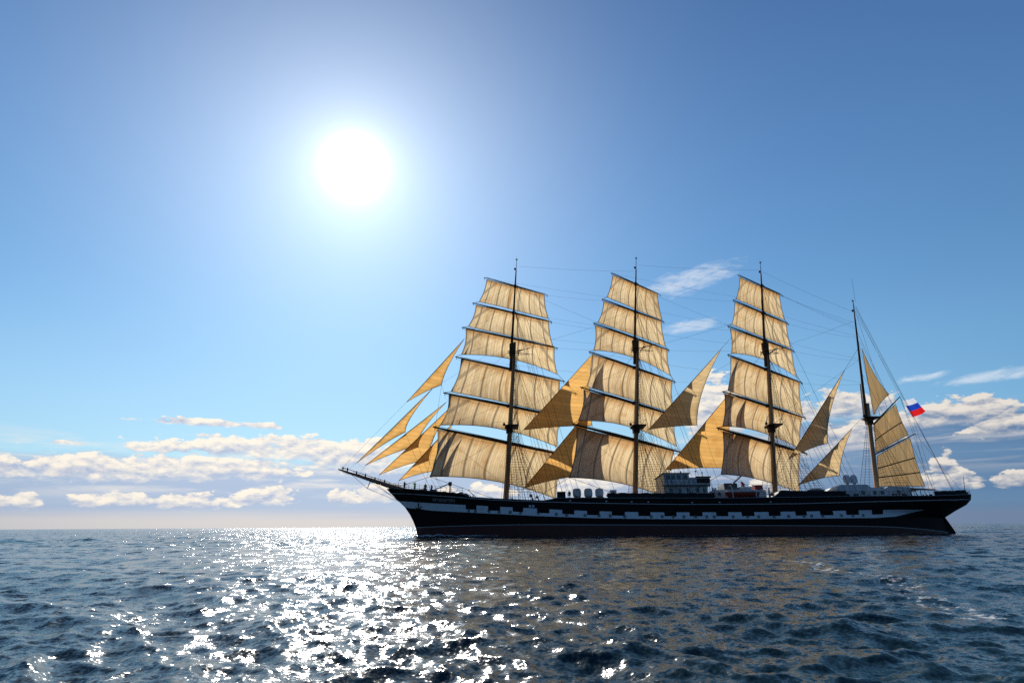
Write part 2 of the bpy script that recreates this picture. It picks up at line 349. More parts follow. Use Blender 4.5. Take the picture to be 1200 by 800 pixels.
# ------------------------------------------------------------------ sea
def make_sea():
    rng = np.random.default_rng(11)
    fine = np.radians(np.linspace(-56, 56, 1400)); coarse = np.radians(np.linspace(56, 304, 80)[1:-1])
    th = np.concatenate([fine, coarse]); nc = len(th)
    rad = [2.2]
    while rad[-1] < 2500: rad.append(rad[-1]*1.006 + .004)
    rad += [4000, 8000, 16000, 40000]
    rad = np.array(rad); nr = len(rad)
    Rr, T = np.meshgrid(rad, th, indexing='ij')
    X0 = (Rr*np.sin(T)).astype(np.float32).ravel(); Y0 = (Rr*np.cos(T)).astype(np.float32).ravel(); D = Rr.ravel()
    dr = np.gradient(rad); dth = np.gradient(th)
    res = np.maximum(np.repeat(dr, nc), D*np.tile(np.abs(dth), nr)*1.0).astype(np.float32)
    Z = np.zeros_like(X0); DX = np.zeros_like(X0); DY = np.zeros_like(X0); lost = np.zeros_like(X0); tot = 0
    W = 170; lam = np.exp(np.linspace(math.log(.16), math.log(15.0), W))
    # wave groups: a slow modulation so that the sea is not evenly rough
    G = 1 + .35*np.sin(X0*.11+Y0*.05+1)*np.sin(Y0*.09-X0*.03+.4) + .25*np.sin(X0*.031-Y0*.021)
    for i, l in enumerate(lam):
        k = 2*math.pi/l; spread = .32 if l > 4 else .85
        ang = 0.62 + rng.normal()*spread                                # heading, radians from +Y towards +X
        slope = (.012 if l > 2.6 else .021 if l > .9 else .034)*(0.6+.8*rng.random()); a = slope/k
        ph = rng.random()*6.283; dx, dy = math.sin(ang), math.cos(ang)
        w = np.clip((l/res-2.2)/2.2, 0, 1)
        arg = k*(X0*dx + Y0*dy) + ph; c = np.cos(arg); s_ = np.sin(arg)
        g = w*G
        Z += a*g*c; DX -= .7*a*g*dx*s_; DY -= .7*a*g*dy*s_
        lost += (1-w)*slope**2; tot += slope**2
    lost /= tot
    P = np.stack([X0+DX, Y0+DY, Z], 1)
    P[np.repeat(np.arange(nr) == nr-1, nc), 2] = -60                    # the rim dips below the horizon
    me = bpy.data.meshes.new('sea')
    idx = np.arange(nr*nc).reshape(nr, nc)
    A = idx[:-1, :]; B = np.roll(idx, -1, 1)[:-1, :]; C_ = np.roll(idx, -1, 1)[1:, :]; E_ = idx[1:, :]
    q = np.stack([A, E_, C_, B], -1).reshape(-1, 4)[:, ::-1]
    q = q[:, ::-1]
    nf = len(q)
    me.vertices.add(len(P)); me.vertices.foreach_set('co', P.astype(np.float32).ravel())
    me.loops.add(nf*4); me.loops.foreach_set('vertex_index', q.astype(np.int32).ravel())
    me.polygons.add(nf); me.polygons.foreach_set('loop_start', np.arange(0, nf*4, 4, dtype=np.int32))
    at = me.attributes.new('unresolved', 'FLOAT', 'POINT'); at.data.foreach_set('value', lost.astype(np.float32))
    # foam: a broken fringe where the hull cuts the water and a patch of spent wake to the right
    xs_ = 22.224 - X0; ys_ = 120 - Y0
    fore = -(X0-22.224)*math.cos(R(YAW)) - (Y0-120)*math.sin(R(YAW)); port = (X0-22.224)*math.sin(R(YAW)) - (Y0-120)*math.cos(R(YAW))
    hw = np.interp(fore, np.linspace(-60, 40, 60), [half(x, 0) for x in np.linspace(-60, 40, 60)])
    gap = np.abs(port) - hw
    fm = np.where((fore > -59) & (fore < 40.5), np.exp(-(np.maximum(gap, 0)/(.8+np.clip(fore, 0, 40)*.015))**2)*(.55+.25*(fore > 25)), 0)*(gap > -1.5)
    tr = np.array([(14.0, 33.5), (13.6, 27.0), (12.2, 21.5), (9.0, 13.0)])
    dmin = np.full(len(X0), 99.0)
    for (ax_, ay_), (bx_, by_) in zip(tr[:-1], tr[1:]):
        u_ = np.clip(((X0-ax_)*(bx_-ax_)+(Y0-ay_)*(by_-ay_))/((bx_-ax_)**2+(by_-ay_)**2), 0, 1)
        dmin = np.minimum(dmin, np.hypot(X0-ax_-u_*(bx_-ax_), Y0-ay_-u_*(by_-ay_)))
    P[:, 2] += (fm*(.38+.5*np.exp(-((fore-38)/5.0)**2))*(.75+.25*np.sin(fore*2.1)*np.sin(fore*.83))).astype(P.dtype)   # water pushed up along the side
    me.vertices.foreach_set('co', P.astype(np.float32).ravel())
    fm = np.maximum(fm, .42*np.exp(-(dmin/.9)**2))
    sl_ = np.clip((Z-.15)/.2, 0, 1)*.36*np.exp(-D/60)                   # a little spray on the highest crests
    fm = np.maximum(fm, sl_)
    af = me.attributes.new('foam', 'FLOAT', 'POINT'); af.data.foreach_set('value', fm.astype(np.float32))
    me.update(calc_edges=True); me.shade_smooth()
    if me.polygons[0].normal.z < 0: me.flip_normals()
    o = bpy.data.objects.new('sea', me); col.objects.link(o); tag(o, kind='structure')
    m = bpy.data.materials.new('sea water'); m.use_nodes = True; nt = m.node_tree; S.nt = nt
    b = nt.nodes['Principled BSDF']
    b.inputs['Base Color'].default_value = (.007, .022, .030, 1); b.inputs['Specular IOR Level'].default_value = .29; b.inputs['Roughness'].default_value = .135; b.inputs['IOR'].default_value = 1.333
    tc = nt.nodes.new('ShaderNodeTexCoord'); v = S(tc.outputs['Object'])
    an = nt.nodes.new('ShaderNodeAttribute'); an.attribute_name = 'unresolved'; lo = S(an.outputs['Fac'])
    ge = nt.nodes.new('ShaderNodeNewGeometry')
    patch, _ = noise(vmath('MULTIPLY', v, (.05, .035, 1)), 1, 3, .5)       # gusts: calmer and rougher patches
    gust = .65 + patch*.7
    _, c1 = noise(v, 3.0, 3, .55); _, c2 = noise(v, 15.0, 3, .55); _, c3 = noise(v, .9, 3, .6)
    sl = vmath('SCALE', vmath('SUBTRACT', c1, (.5, .5, .5)), scale=gust*.72)
    sl = vmath('ADD', sl, vmath('SCALE', vmath('SUBTRACT', c2, (.5, .5, .5)), scale=gust*.82))
    sl = vmath('ADD', sl, vmath('SCALE', vmath('SUBTRACT', c3, (.5, .5, .5)), scale=lo*1.6))
    sl = vmath('MULTIPLY', sl, (1, 1, 0))
    nn = vmath('NORMALIZE', vmath('ADD', S(ge.outputs['Normal']), sl))
    nt.links.new(nn.s, b.inputs['Normal'])
    af = nt.nodes.new('ShaderNodeAttribute'); af.attribute_name = 'foam'; fo = S(af.outputs['Fac'])
    fn, _ = noise(vmath('MULTIPLY', v, (1.6, 1.6, .6)), 2.2, 8, .66)
    fmask = step(fn + fo*.52, .72, .86)*step(fo, .02, .12)
    df = nt.nodes.new('ShaderNodeBsdfDiffuse'); df.inputs[0].default_value = (.55, .57, .58, 1)
    mx = nt.nodes.new('ShaderNodeMixShader'); nt.links.new((fmask*.8).s, mx.inputs[0]); nt.links.new(b.outputs[0], mx.inputs[1]); nt.links.new(df.outputs[0], mx.inputs[2])
    nt.links.new(mx.outputs[0], nt.nodes['Material Output'].inputs[0])
    me.materials.append(m)

# ------------------------------------------------------------------ the ship, in metres: x forward, y to port, z up from the waterline
HEEL, YAW = 6.0, 2.0
ship = bpy.data.objects.new('sailing_ship', None); col.objects.link(ship)
_c, _s = math.cos(R(YAW)), math.sin(R(YAW))
_fx = Vector((-_c, -_s, 0)); _py = Vector((0, 0, 1)).cross(_fx); _h = R(HEEL)
_pyh = _py*math.cos(_h) + Vector((0, 0, 1))*math.sin(_h); _zh = Vector((0, 0, 1))*math.cos(_h) - _py*math.sin(_h)
SHIP = Matrix(((_fx.x, _pyh.x, _zh.x, 22.224), (_fx.y, _pyh.y, _zh.y, 120), (_fx.z, _pyh.z, _zh.z, 0), (0, 0, 0, 1)))
ship.matrix_world = SHIP
tag(ship, 'four masted sailing ship under full canvas with black hull and white painted band', 'sailing ship')
def world(p): return SHIP @ Vector(p)

STEM = [(-4, 38.6), (0.06, 39.28), (1.38, 39.57), (2.86, 40.25), (4.1, 40.95), (5.27, 41.85), (6.64, 43.4), (7.6, 44.4), (8.57, 45.4), (9.5, 46)]
STERN = [(-4, -57.9), (0.5, -57.9), (3.2, -57.5), (3.4, -58.1), (4.0, -59.9), (4.69, -61.6), (6.0, -63.1), (6.8, -63.3), (8, -63.4)]
BANDTOP = [(43.4, 6.4), (36.5, 5.51), (30.9, 4.95), (27, 4.61), (23.5, 4.34), (19.6, 4.09), (15.2, 3.82), (10.9, 3.61), (6.5, 3.46), (2, 3.34), (-2.4, 3.27), (-11, 3.23), (-20, 3.22), (-25.2, 3.26), (-29.7, 3.29), (-34.3, 3.36), (-39.2, 3.47), (-44.6, 3.6), (-51, 3.74), (-64, 4.3)]
BANDBOT = [(43.4, 5.6), (41.5, 5.15), (36.4, 4.28), (30.9, 3.74), (26.3, 3.34), (18.9, 2.8), (9.5, 2.38), (1.1, 2.19), (-6.7, 2.09), (-17, 2.04), (-35, 2.1), (-40.6, 2.17), (-45.1, 2.51), (-48, 3.12), (-50.9, 3.69), (-51, 3.735), (-64, 4.295)]
BOOT = [(45, 1.7), (39.5, 1.61), (25.5, 1.37), (9.5, 1.19), (-6.8, 1.05), (-24.7, .87), (-44.4, .62), (-57, .22), (-64, .1)]
TOP = [(46, 8.7), (45.4, 8.57), (41.9, 8.25), (37.6, 7.6), (33.4, 7.03), (30.9, 6.69), (30.1, 6.18), (25.7, 5.77), (17.9, 5.30), (16.4, 5.34), (15.1, 5.74), (.8, 5.67), (-16, 5.58), (-25, 5.69), (-51.5, 5.9), (-57, 6.2), (-60, 6.5), (-63.4, 6.82)]
MOULD = [(45.2, 7.75), (41.9, 7.42), (37.6, 6.85), (33.4, 6.35), (30, 5.95), (25.7, 5.5), (17.9, 5.08), (9.36, 4.84), (.9, 4.67), (-7, 4.53), (-16, 4.52), (-26.5, 4.55), (-35.6, 4.73), (-45.1, 4.93), (-51.7, 5.14), (-57.2, 5.4), (-63.4, 5.9)]
def half(x, z):
    xb = interp(STEM, z); xs = interp(STERN, z)
    q = min(1, max(0, (z+1)/9)); le = 24 + 2*q
    ub = min(1, max(0, (xb-x)/le)); fb = 1-(1-ub)**(1.75+.75*q)
    us = min(1, max(0, (x-xs)/24)); g = min(1, max(0, (z-2.6)/2.6))
    fs = (1-(1-us)**2.1)*(1-g) + (1-(1-us)**2.6)**.5*g
    keel = 1-max(0, -z/4.2)**3
    return max(.02, 7.0*fb*fs*keel)
def rowfun(tab, off=0.0): return lambda x: interp(tab, x)+off
def mixf(f, g, t): return lambda x: f(x)*(1-t)+g(x)*t
fTOP, fBT, fBB, fBO, fMO = (rowfun(t) for t in (TOP, BANDTOP, BANDBOT, BOOT, MOULD))
make_sea()
NST = 150
def hull_row(f):
    xb = 42.0; xs = -60.0
    for _ in range(30): xb = interp(STEM, f(xb)); xs = .5*xs+.5*interp(STERN, f(xs))
    pts = []
    for i in range(NST+1):
        t = i/NST; t = .5-.5*math.cos(math.pi*t); t = .35*t + .65*(i/NST)
        x = xs+(xb-xs)*t; z = f(x); pts.append((x, half(x, z), z))
    return pts
def lofted(fs, m, both=True):
    mb = MB(); rows = [hull_row(f) for f in fs]
    mb.grid([r[::-1] for r in rows], m)
    mb.grid([[(x, -y, z) for x, y, z in r] for r in rows], m)
    return mb
const = lambda c: (lambda x: c)
fB1 = mixf(fBO, lambda x: fBO(x)+.14, 1)
mbh = lofted([const(-3.5), const(-2.4), const(-1.2), const(-.4), fBO], 'red')
for fs in ([fB1, mixf(fB1, fBB, .33), mixf(fB1, fBB, .66), fBB], [fBT, mixf(fBT, fTOP, .33), mixf(fBT, fTOP, .66), fTOP]):
    o = lofted(fs, 'black'); i0 = len(mbh.v); mbh.v += o.v; mbh.f += [tuple(i+i0 for i in q) for q in o.f]; mbh.mi += [mbh.k('black')]*len(o.f)
rt = hull_row(fTOP)                                                     # transom closing and deck
for a, b in zip([hull_row(f)[0] for f in (fBB, fBT, mixf(fBT, fTOP, .33), mixf(fBT, fTOP, .66))], [hull_row(f)[0] for f in (fBT, mixf(fBT, fTOP, .33), mixf(fBT, fTOP, .66), fTOP)]):
    mbh.face([a, b, (b[0], -b[1], b[2]), (a[0], -a[1], a[2])], 'black')
hull = mbh.build('hull', ship, angle=40)
lofted([mixf(fBB, fBT, q/5) for q in range(6)], 'white').build('white_band', hull, angle=60)
lofted([fBO, fB1], 'boot').build('boot_line', hull, angle=60)
def strip(f, h, out, m, name, x0=-62.8, x1=44.6):
    mb = MB()
    for sg in (1, -1):
        rows = []
        xs = np.linspace(x0, x1, 120)
        for dz, o in ((0, 0), (0, out), (h, out), (h, 0)): rows.append([(x, sg*(half(x, f(x))+o), f(x)+dz) for x in xs])
        mb.grid(rows, m)
    return mb.build(name, hull)
strip(fMO, .09, .05, 'line', 'moulding')
strip(lambda x: fTOP(x)-.02, .10, .07, 'grey', 'rail_cap', -63, 44.9)
def deckz(x): return fTOP(x)-(.35 if x > 30.5 else 1.0)
mb = MB(); xs = np.linspace(-62.5, 44.2, 130)
mb.grid([[(x, s*(half(x, deckz(x))-.12), deckz(x)+.06*(1-s*s)) for x in xs] for s in (-1, -.5, 0, .5, 1)], 'deck'); mb.build('deck', ship)
mb = MB()                                                               # inside of the bulwarks
for sg in (1, -1): mb.grid([[(x, sg*(half(x, deckz(x))-.10), deckz(x)) for x in xs], [(x, sg*(half(x, fTOP(x))-.12), fTOP(x)+.05) for x in xs]], 'grey')
mb.build('bulwark_lining', hull)

PORTS = [(30.63, 28.79), (26.73, 24.68), (22.49, 20.74), (18.34, 16.25), (14.0, 11.95), (9.74, 7.6), (5.47, 3.25), (.89, -1.19), (-3.62, -5.71), (-8.01, -10.24), (-12.63, -14.72), (-17.11, -19.29), (-21.84, -23.91), (-26.55, -28.5), (-30.91, -33.18), (-35.53, -37.82), (-40.35, -42.49)]
for a, b in PORTS:
    mb = MB(); rows = []
    for t in (.44, .6, .8, 1.05):
        rows.append([(x, half(x, fBB(x)*(1-t)+fBT(x)*t)+.045, fBB(x)*(1-t)+fBT(x)*t) for x in np.linspace(a, b, 6)])
    mb.grid(rows, 'port')
    edge = rows[0]+[r[-1] for r in rows[1:]]+rows[-1][::-1][1:]+[r[0] for r in rows[::-1][1:-1]]
    mb.grid([edge, [(x, y-.10, z) for x, y, z in edge]], 'port', True)
    mb.build('gunport', hull)
HOLES = [(30.12, 4.0), (28.94, 3.9), (26.59, 3.77), (24.83, 3.59), (22.93, 3.52), (21.18, 3.4), (18.11, 3.27), (15.04, 3.06), (13.29, 2.91), (10.13, 2.82), (7.71, 2.78), (5.8, 2.73), (3.3, 2.63), (-1.27, 2.55), (-3.19, 2.57), (-5.11, 2.53), (-6.96, 2.5), (-8.97, 2.51), (-10.9, 2.5), (-12.24, 2.49), (-15.51, 2.47), (-18.05, 2.46), (-19.99, 2.45), (-22.68, 2.44), (-25.25, 2.5), (-27.93, 2.47), (-29.3, 2.52), (-31.25, 2.53), (-34.58, 2.57), (-36.62, 2.58), (-38.6, 2.6)]
me_hole = None
for x, z in HOLES:
    y = half(x, z)
    if me_hole is None:
        mb = MB(); n = 12
        for r0, r1, o0, o1, m in ((.30, .24, .0, .05, 'line'), (.24, .22, .05, .03, 'dark')):
            mb.grid([[(r0*math.cos(2*math.pi*i/n), o0, r0*math.sin(2*math.pi*i/n)) for i in range(n)], [(r1*math.cos(2*math.pi*i/n), o1, r1*math.sin(2*math.pi*i/n)) for i in range(n)]], m, True)
        mb.face([(.22*math.cos(2*math.pi*i/n), .03, .22*math.sin(2*math.pi*i/n)) for i in range(n)][::-1], 'glass')
        o = mb.build('porthole', hull); me_hole = o.data
    else:
        o = bpy.data.objects.new('porthole', me_hole); col.objects.link(o); o.parent = hull
    yaw = math.atan2(half(x+.5, z)-half(x-.5, z), 1.0)
    o.location = (x, y+.01, z); o.rotation_euler = (0, 0, yaw)
# small scuppers and lamps above the moulding
for x in (22.6, 12.6, 6.3, 1.9, -1.0, -8.7, -13.5, -22.5):
    mb = MB(); z = fMO(x)+.28; y = half(x, z); mb.box((x-.16, y-.05, z), (x+.16, y+.05, z+.2), 'line', .04); mb.build('scupper', hull)
mb = MB(); x = 17.5; z = 4.15; y = half(x, z)                              # the pair of pale fittings over the band
for q in (-.42, .12): mb.box((19.2+q, half(19.2, 4.3)-.05, 4.2), (19.2+q+.42, half(19.2, 4.3)+.06, 4.62), 'line', .03)
mb.build('mooring_port', hull)
# the name on the bow
fc = bpy.data.curves.new('lettering', 'FONT'); fc.body = 'КРУЗЕНШТЕРН'; fc.size = .78; fc.extrude = .012; fc.space_character = 1.15
fo = bpy.data.objects.new('lettering', fc); col.objects.link(fo)
bpy.context.view_layer.update()
me = bpy.data.meshes.new_from_object(fo.evaluated_get(bpy.context.evaluated_depsgraph_get())); bpy.data.objects.remove(fo)
w_ = max(v.co.x for v in me.vertices)
for v in me.vertices:
    X_, Y_, Z_ = v.co; x = 36.6 - X_*(4.0/w_); z = 5.86 - (36.6-x)*.10 + Y_*.85
    v.co = (x, half(x, z)+.03+Z_, z)
me.materials.clear(); me.materials.append(M['line'])
o = bpy.data.objects.new('name_lettering', me); col.objects.link(o); o.parent = hull
# anchor at the hawse
mb = MB(); x = 39.2; z = 5.35; y = half(x, z)+.18
mb.tube([(x, y, z+.75), (x, y+.1, z-.65)], .10, 'dark'); mb.tube([(x+.55, y+.05, z-.2), (x+.3, y+.12, z-.58), (x, y+.15, z-.68), (x-.3, y+.12, z-.58), (x-.55, y+.05, z-.2)], [.05, .1, .13, .1, .05], 'dark'); mb.tube([(x+.4, y, z+.55), (x-.4, y, z+.55)], .06, 'dark')
mb.build('anchor', ship)
# rudder
mb = MB()
prof = [(-57.62, 3.25), (-58.15, 2.2), (-58.95, .5), (-59.3, -1.2), (-58.0, -3.3), (-57.55, -3.3), (-57.6, .5)]
mb.grid([[(x, .16, z) for x, z in prof], [(x, -.16, z) for x, z in prof]], 'black', True); mb.face([(x, .16, z) for x, z in prof], 'black'); mb.face([(x, -.16, z) for x, z in prof][::-1], 'black')
mb.build('rudder', ship)

# ------------------------------------------------------------------ masts, yards, sails
def axis(m, z):
    b, t = (Vector(p) for p in DATA['masts'][m]); return b.lerp(t, (z-b.z)/(t.z-b.z))
MASTS = {}
def sail_mesh(mb_rows, name, m, uvs, across, parent=ship, rope=.045):
    """cloth sheet plus the bolt rope along its edges; uvs in metres along the seams' normal, across in 0..1"""
    mb = MB(); n = len(mb_rows[0]); mb.grid(mb_rows, m)
    nv = len(mb.v)
    edge = mb_rows[0] + [r[-1] for r in mb_rows[1:]] + mb_rows[-1][::-1][1:] + [r[0] for r in mb_rows[::-1][1:]]
    mb.tube(edge, rope, 'rope', 4, False)
    o = mb.build(name, parent, angle=60); me = o.data
    uv = me.uv_layers.new(name='metres'); ua = me.uv_layers.new(name='across')
    fu = [u for r in uvs for u in r] + [(0, 0)]*(len(mb.v)-nv); fa = [u for r in across for u in r] + [(.5, .5)]*(len(mb.v)-nv)
    vi = np.zeros(len(me.loops), np.int32); me.loops.foreach_get('vertex_index', vi)
    uv.data.foreach_set('uv', np.array(fu, np.float32)[vi].ravel()); ua.data.foreach_set('uv', np.array(fa, np.float32)[vi].ravel())
    return o
def square_sail(m, i, rec):
    hl, hr, cl, cr = (Vector(p) for p in rec[:4]); arc = rec[4]
    d = hr-hl; n = Vector((d.y, -d.x, 0)).normalized()
    if n.x < 0: n = -n
    H = ((hl-cl).length+(hr-cr).length)*.5; wid = (hl-hr).length
    bulge = .105*H + .016*wid
    NS, NT = 36, 18; rows = []; uv = []; ac = []
    rg = random.Random(i*7+len(m)*31)
    p1, p2 = rg.random()*6, rg.random()*6
    for t_ in range(NT+1):
        t = t_/NT; r = []; u = []; a = []
        for s_ in range(NS+1):
            s = s_/NS
            p = hl.lerp(hr, s).lerp(cl.lerp(cr, s), t)
            side = (4*s*(1-s))**.75; prof = math.sin(math.pi*min(1, t*.86))**.8
            q = .035*math.sin(2*math.pi*6*s)*math.sin(math.pi*t)*(H/6)          # pulls of the buntlines
            p = p + n*(bulge*side*prof + q*side + .05*math.sin(9*s+p1+3*t)*t)
            p.z += arc*4*s*(1-s)*t**2.2
            lee = .02*wid*math.sin(math.pi*t)                                   # hollow leeches
            p += d.normalized()*lee*(1-2*s)**3
            r.append(tuple(p)); u.append((s*wid, -t*H)); a.append((s, t))
        rows.append(r); uv.append(u); ac.append(a)
    o = sail_mesh(rows, 'square_sail', 'canvas', uv, ac)
    names = ('topmost', 'second from the top', 'third from the top', 'fourth from the top', 'fifth from the top', 'lowest and widest')
    return o, rows
CREASE = []
def tri_sail(name, head, tack, clew, cf, cl_, m, bulge=.07, lee=-1, N=22, seam_h=True, luff=0.0):
    h, t, c = Vector(head), Vector(tack), Vector(clew)
    rows = []; uv = []; ac = []
    L = (h-t).length; nrm = (h-t).cross(c-t).normalized()
    if nrm.y*lee < 0: nrm = -nrm
    for i in range(N+1):
        u = i/N; r = []; uu = []; aa = []
        for j in range(N+1):
            v = j/N
            p = t.lerp(h, u).lerp(c, v)
            w = 4*v*(1-v)
            foot_in = (h-t.lerp(c, .5)).normalized(); leech_in = (t-h.lerp(c, .5)).normalized()
            p += foot_in*(cf*(c-t).length*.55)*w*(1-u)**3 + leech_in*(cl_*(c-h).length*.55)*w*u**3
            p += nrm*bulge*L*.55*(w**.8)*(.25+3*u*(1-u))
            p += nrm*luff*L*u*(1-u)*(1-v)
            r.append(tuple(p)); uu.append((p.z if seam_h else p.x, p.x)); aa.append((.5+.5*v*(1 if u > .5 else .98), .5))
        rows.append(r); uv.append(uu); ac.append(aa)
    return sail_mesh(rows, name, m, uv, ac)

for m in ('fore', 'main', 'miz', 'jig'):
    mb = MB(); lo, hi = DATA['levels'][m]; top = DATA['masts'][m][1][2]
    fa = Vector((1, 0, 0))
    if m != 'jig':
        zs = [2.5, 12, lo, hi-1.5, hi+2.2]; rs = [.50, .48, .44, .34, .28]
        mb.tube([axis(m, z) for z in zs], rs, 'mast', 16)
        mb.tube([axis(m, z)+fa*.55 for z in (hi-3.2, hi+1, 44, 50, top-2.5)], [.27, .26, .22, .17, .12], 'spar', 12)
        mb.tube([axis(m, z)+fa*.55 for z in (top-2.5, top)], [.07, .045], 'spar', 8)
    else:
        mb.tube([axis(m, z) for z in (2.5, 12, lo+3)], [.46, .43, .36], 'mast', 16)
        mb.tube([axis(m, z)+fa*.5 for z in (lo-.5, 33, 42, top)], [.28, .22, .16, .07], 'spar', 12)
        mb.tube([axis(m, z)+fa*1.15+Vector((0, .3, 0)) for z in (lo, lo+7)], [.16, .13], 'pale', 8)
        mb.rope(axis(m, top), axis(m, top)+Vector((-.4, 0, 5.5)), .025)
    mast = mb.build('mast', ship); MASTS[m] = mast
    # truck, lamp and aerial at the masthead
    mb = MB(); p = axis(m, top)+fa*.55
    mb.lathe([(.0, 0), (.22, .02), (.22, .12), (0, .16)], p, 'dark', 10)
    mb.rope(p, p+Vector((0, 0, .7)), .03); mb.build('masthead_fitting', mast)
    mb = MB(); mb.lathe([(.16, 0), (.2, .2), (.16, .4), (0, .42)], axis(m, top-2.4)+fa*.8, 'dark', 10); mb.build('masthead_lamp', mast)
    # lower top
    mb = MB(); p = axis(m, lo)
    w = 1.7 if m != 'jig' else 1.3
    ring = [(p.x+1.0, -w*.7), (p.x+1.0, w*.7), (p.x+.3, w), (p.x-1.6, w), (p.x-1.6, -w), (p.x+.3, -w)]
    mb.grid([[(x, y, lo-.10) for x, y in ring], [(x, y, lo+.10) for x, y in ring]], 'dark', True); mb.face([(x, y, lo+.10) for x, y in ring], 'spar'); mb.face([(x, y, lo-.10) for x, y in ring][::-1], 'dark')
    for sy in (-1, 1):
        mb.tube([(p.x, sy*w*.85, lo-.1), (p.x, sy*.35, lo-1.6)], .07, 'spar', 6)
        mb.tube([(p.x-1.5, sy*w, lo+.1), (p.x-1.5, sy*w, lo+1.1)], .035, 'dark', 5)
    mb.tube([(p.x-1.5, -w, lo+1.05), (p.x-1.5, w, lo+1.05)], .035, 'dark', 5)
    mb.box((p.x-.5, -.45, lo-1.2), (p.x+.75, .45, lo-.12), 'spar', .08)
    mb.lathe([(.18, 0), (.26, .25), (.18, .5), (0, .52)], (p.x+1.15, .5, lo+.12), 'dark', 10)
    mb.build('top_platform', mast)
    if m != 'jig':
        mb = MB(); p = axis(m, hi)
        for sx in (.9, -.9): mb.tube([(p.x+sx, -1.7, hi-.02), (p.x+sx, 1.7, hi-.02)], .09, 'spar', 6)
        for sy in (-.5, .5): mb.tube([(p.x+1.3, sy, hi+.1), (p.x-1.3, sy, hi+.1)], .09, 'spar', 6)
        for sy in (-1, 1):
            mb.tube([(p.x-.8, sy*.5, hi+.1), (p.x-3.9, sy*2.2, hi+.45)], [.08, .04], 'dark', 6)
            mb.tube([(p.x-.8, sy*1.3, hi), (p.x-3.0, sy*1.7, hi+.25)], [.05, .03], 'dark', 6)
        mb.tube([(p.x-2.6, -1.75, hi+.3), (p.x-2.6, 1.75, hi+.3)], .035, 'dark', 5)
        mb.box((p.x-.2, -.33, hi-.7), (p.x+.95, .33, hi+1.9), 'spar', .08)
        mb.build('crosstrees', mast)

RAILB = {m: axis(m, 6).x for m in MASTS}
YARDENDS = {}
for m in ('fore', 'main', 'miz'):
    mast = MASTS[m]; lo, hi = DATA['levels'][m]
    for i, (a, b) in enumerate(DATA['yards'][m]):
        A, B = Vector(a), Vector(b); c = A.lerp(B, -A.y/(B.y-A.y)); L = (A-B).length
        rm = (.13, .17, .19, .22, .25, .31)[i]
        mb = MB(); mb.tube([A.lerp(B, t) for t in (0, .015, .12, .3, .5, .7, .88, .985, 1)], [rm*q for q in (.35, .48, .62, .9, 1, .9, .62, .48, .35)], 'spar', 10)
        ax = axis(m, c.z)
        mb.tube([ax, c], rm*.9, 'dark', 8)                                       # truss to the mast
        mb.box((c.x-.25, c.y-.3, c.z-.3), (c.x+.25, c.y+.3, c.z+.3), 'dark', .06)
        d = (B-A).normalized(); n = Vector((-d.y, d.x, 0)); n = -n if n.x > 0 else n
        mb.tube([A.lerp(B, t)+Vector((0, 0, rm*.9+.06)) for t in (.04, .5, .96)], .035, 'dark', 5)   # jackstay
        for q in (.012, .988):                                                    # blocks hanging from the arms
            p = A.lerp(B, q); mb.tube([p-Vector((0, 0, .05)), p-Vector((0, 0, .42))], [.04, .08], 'dark', 6)
        y = mb.build('yard', mast)
        mb = MB()
        for (u, v) in ((.02, .47), (.53, .98)):                                   # footropes and stirrups
            k = 6; P = [A.lerp(B, u+(v-u)*j/k)+n*.35-Vector((0, 0, .55+.35*math.sin(math.pi*j/k))) for j in range(k+1)]
            mb.tube(P, .022, 'rope', 3, False)
            for j in range(0, k+1, 2): mb.rope(P[j], A.lerp(B, u+(v-u)*j/k), .018)
        mb.build('footrope', mast)
        YARDENDS[m, i] = (A, B)
    for i, rec in enumerate(DATA['sails'][m]):
        o, rows = square_sail(m, i, rec)
        # buntlines lying along the fore side of the cloth, clewlines behind it
        mb = MB(); d = Vector(rec[1])-Vector(rec[0]); n = Vector((d.y, -d.x, 0)).normalized(); n = -n if n.x < 0 else n
        for s_ in (6, 12, 24, 30): mb.tube([Vector(r[s_])+n*.08 for r in rows[::2]]+[Vector(rows[-1][s_])+n*.08], .02, 'rope', 3, False)
        A, B = YARDENDS[m, i]; c = A.lerp(B, .5)
        for e in (0, -1): mb.rope(Vector(rows[-1][e])-n*.1, A.lerp(B, .42 if e == 0 else .58)-n*.25, .02, sag=.4)
        j = min(i+1, 5)
        if i < 5:
            for e, q in ((0, 0), (-1, 1)): mb.rope(rows[-1][e], YARDENDS[m, j][q], .05)
        else:
            cl, cr = Vector(rows[-1][0]), Vector(rows[-1][-1])
            mb.rope(cl, (cl.x-11, half(cl.x-11, 5)-.1, fTOP(cl.x-11)), .04); mb.rope(cl, (min(cl.x+6, 43), 4.2 if m == 'fore' else 6.6, fTOP(min(cl.x+6, 43))), .04)
            mb.rope(cr, (cr.x-9, -6.7, fTOP(cr.x-9)), .04)
        mb.build('running_rigging', mast)

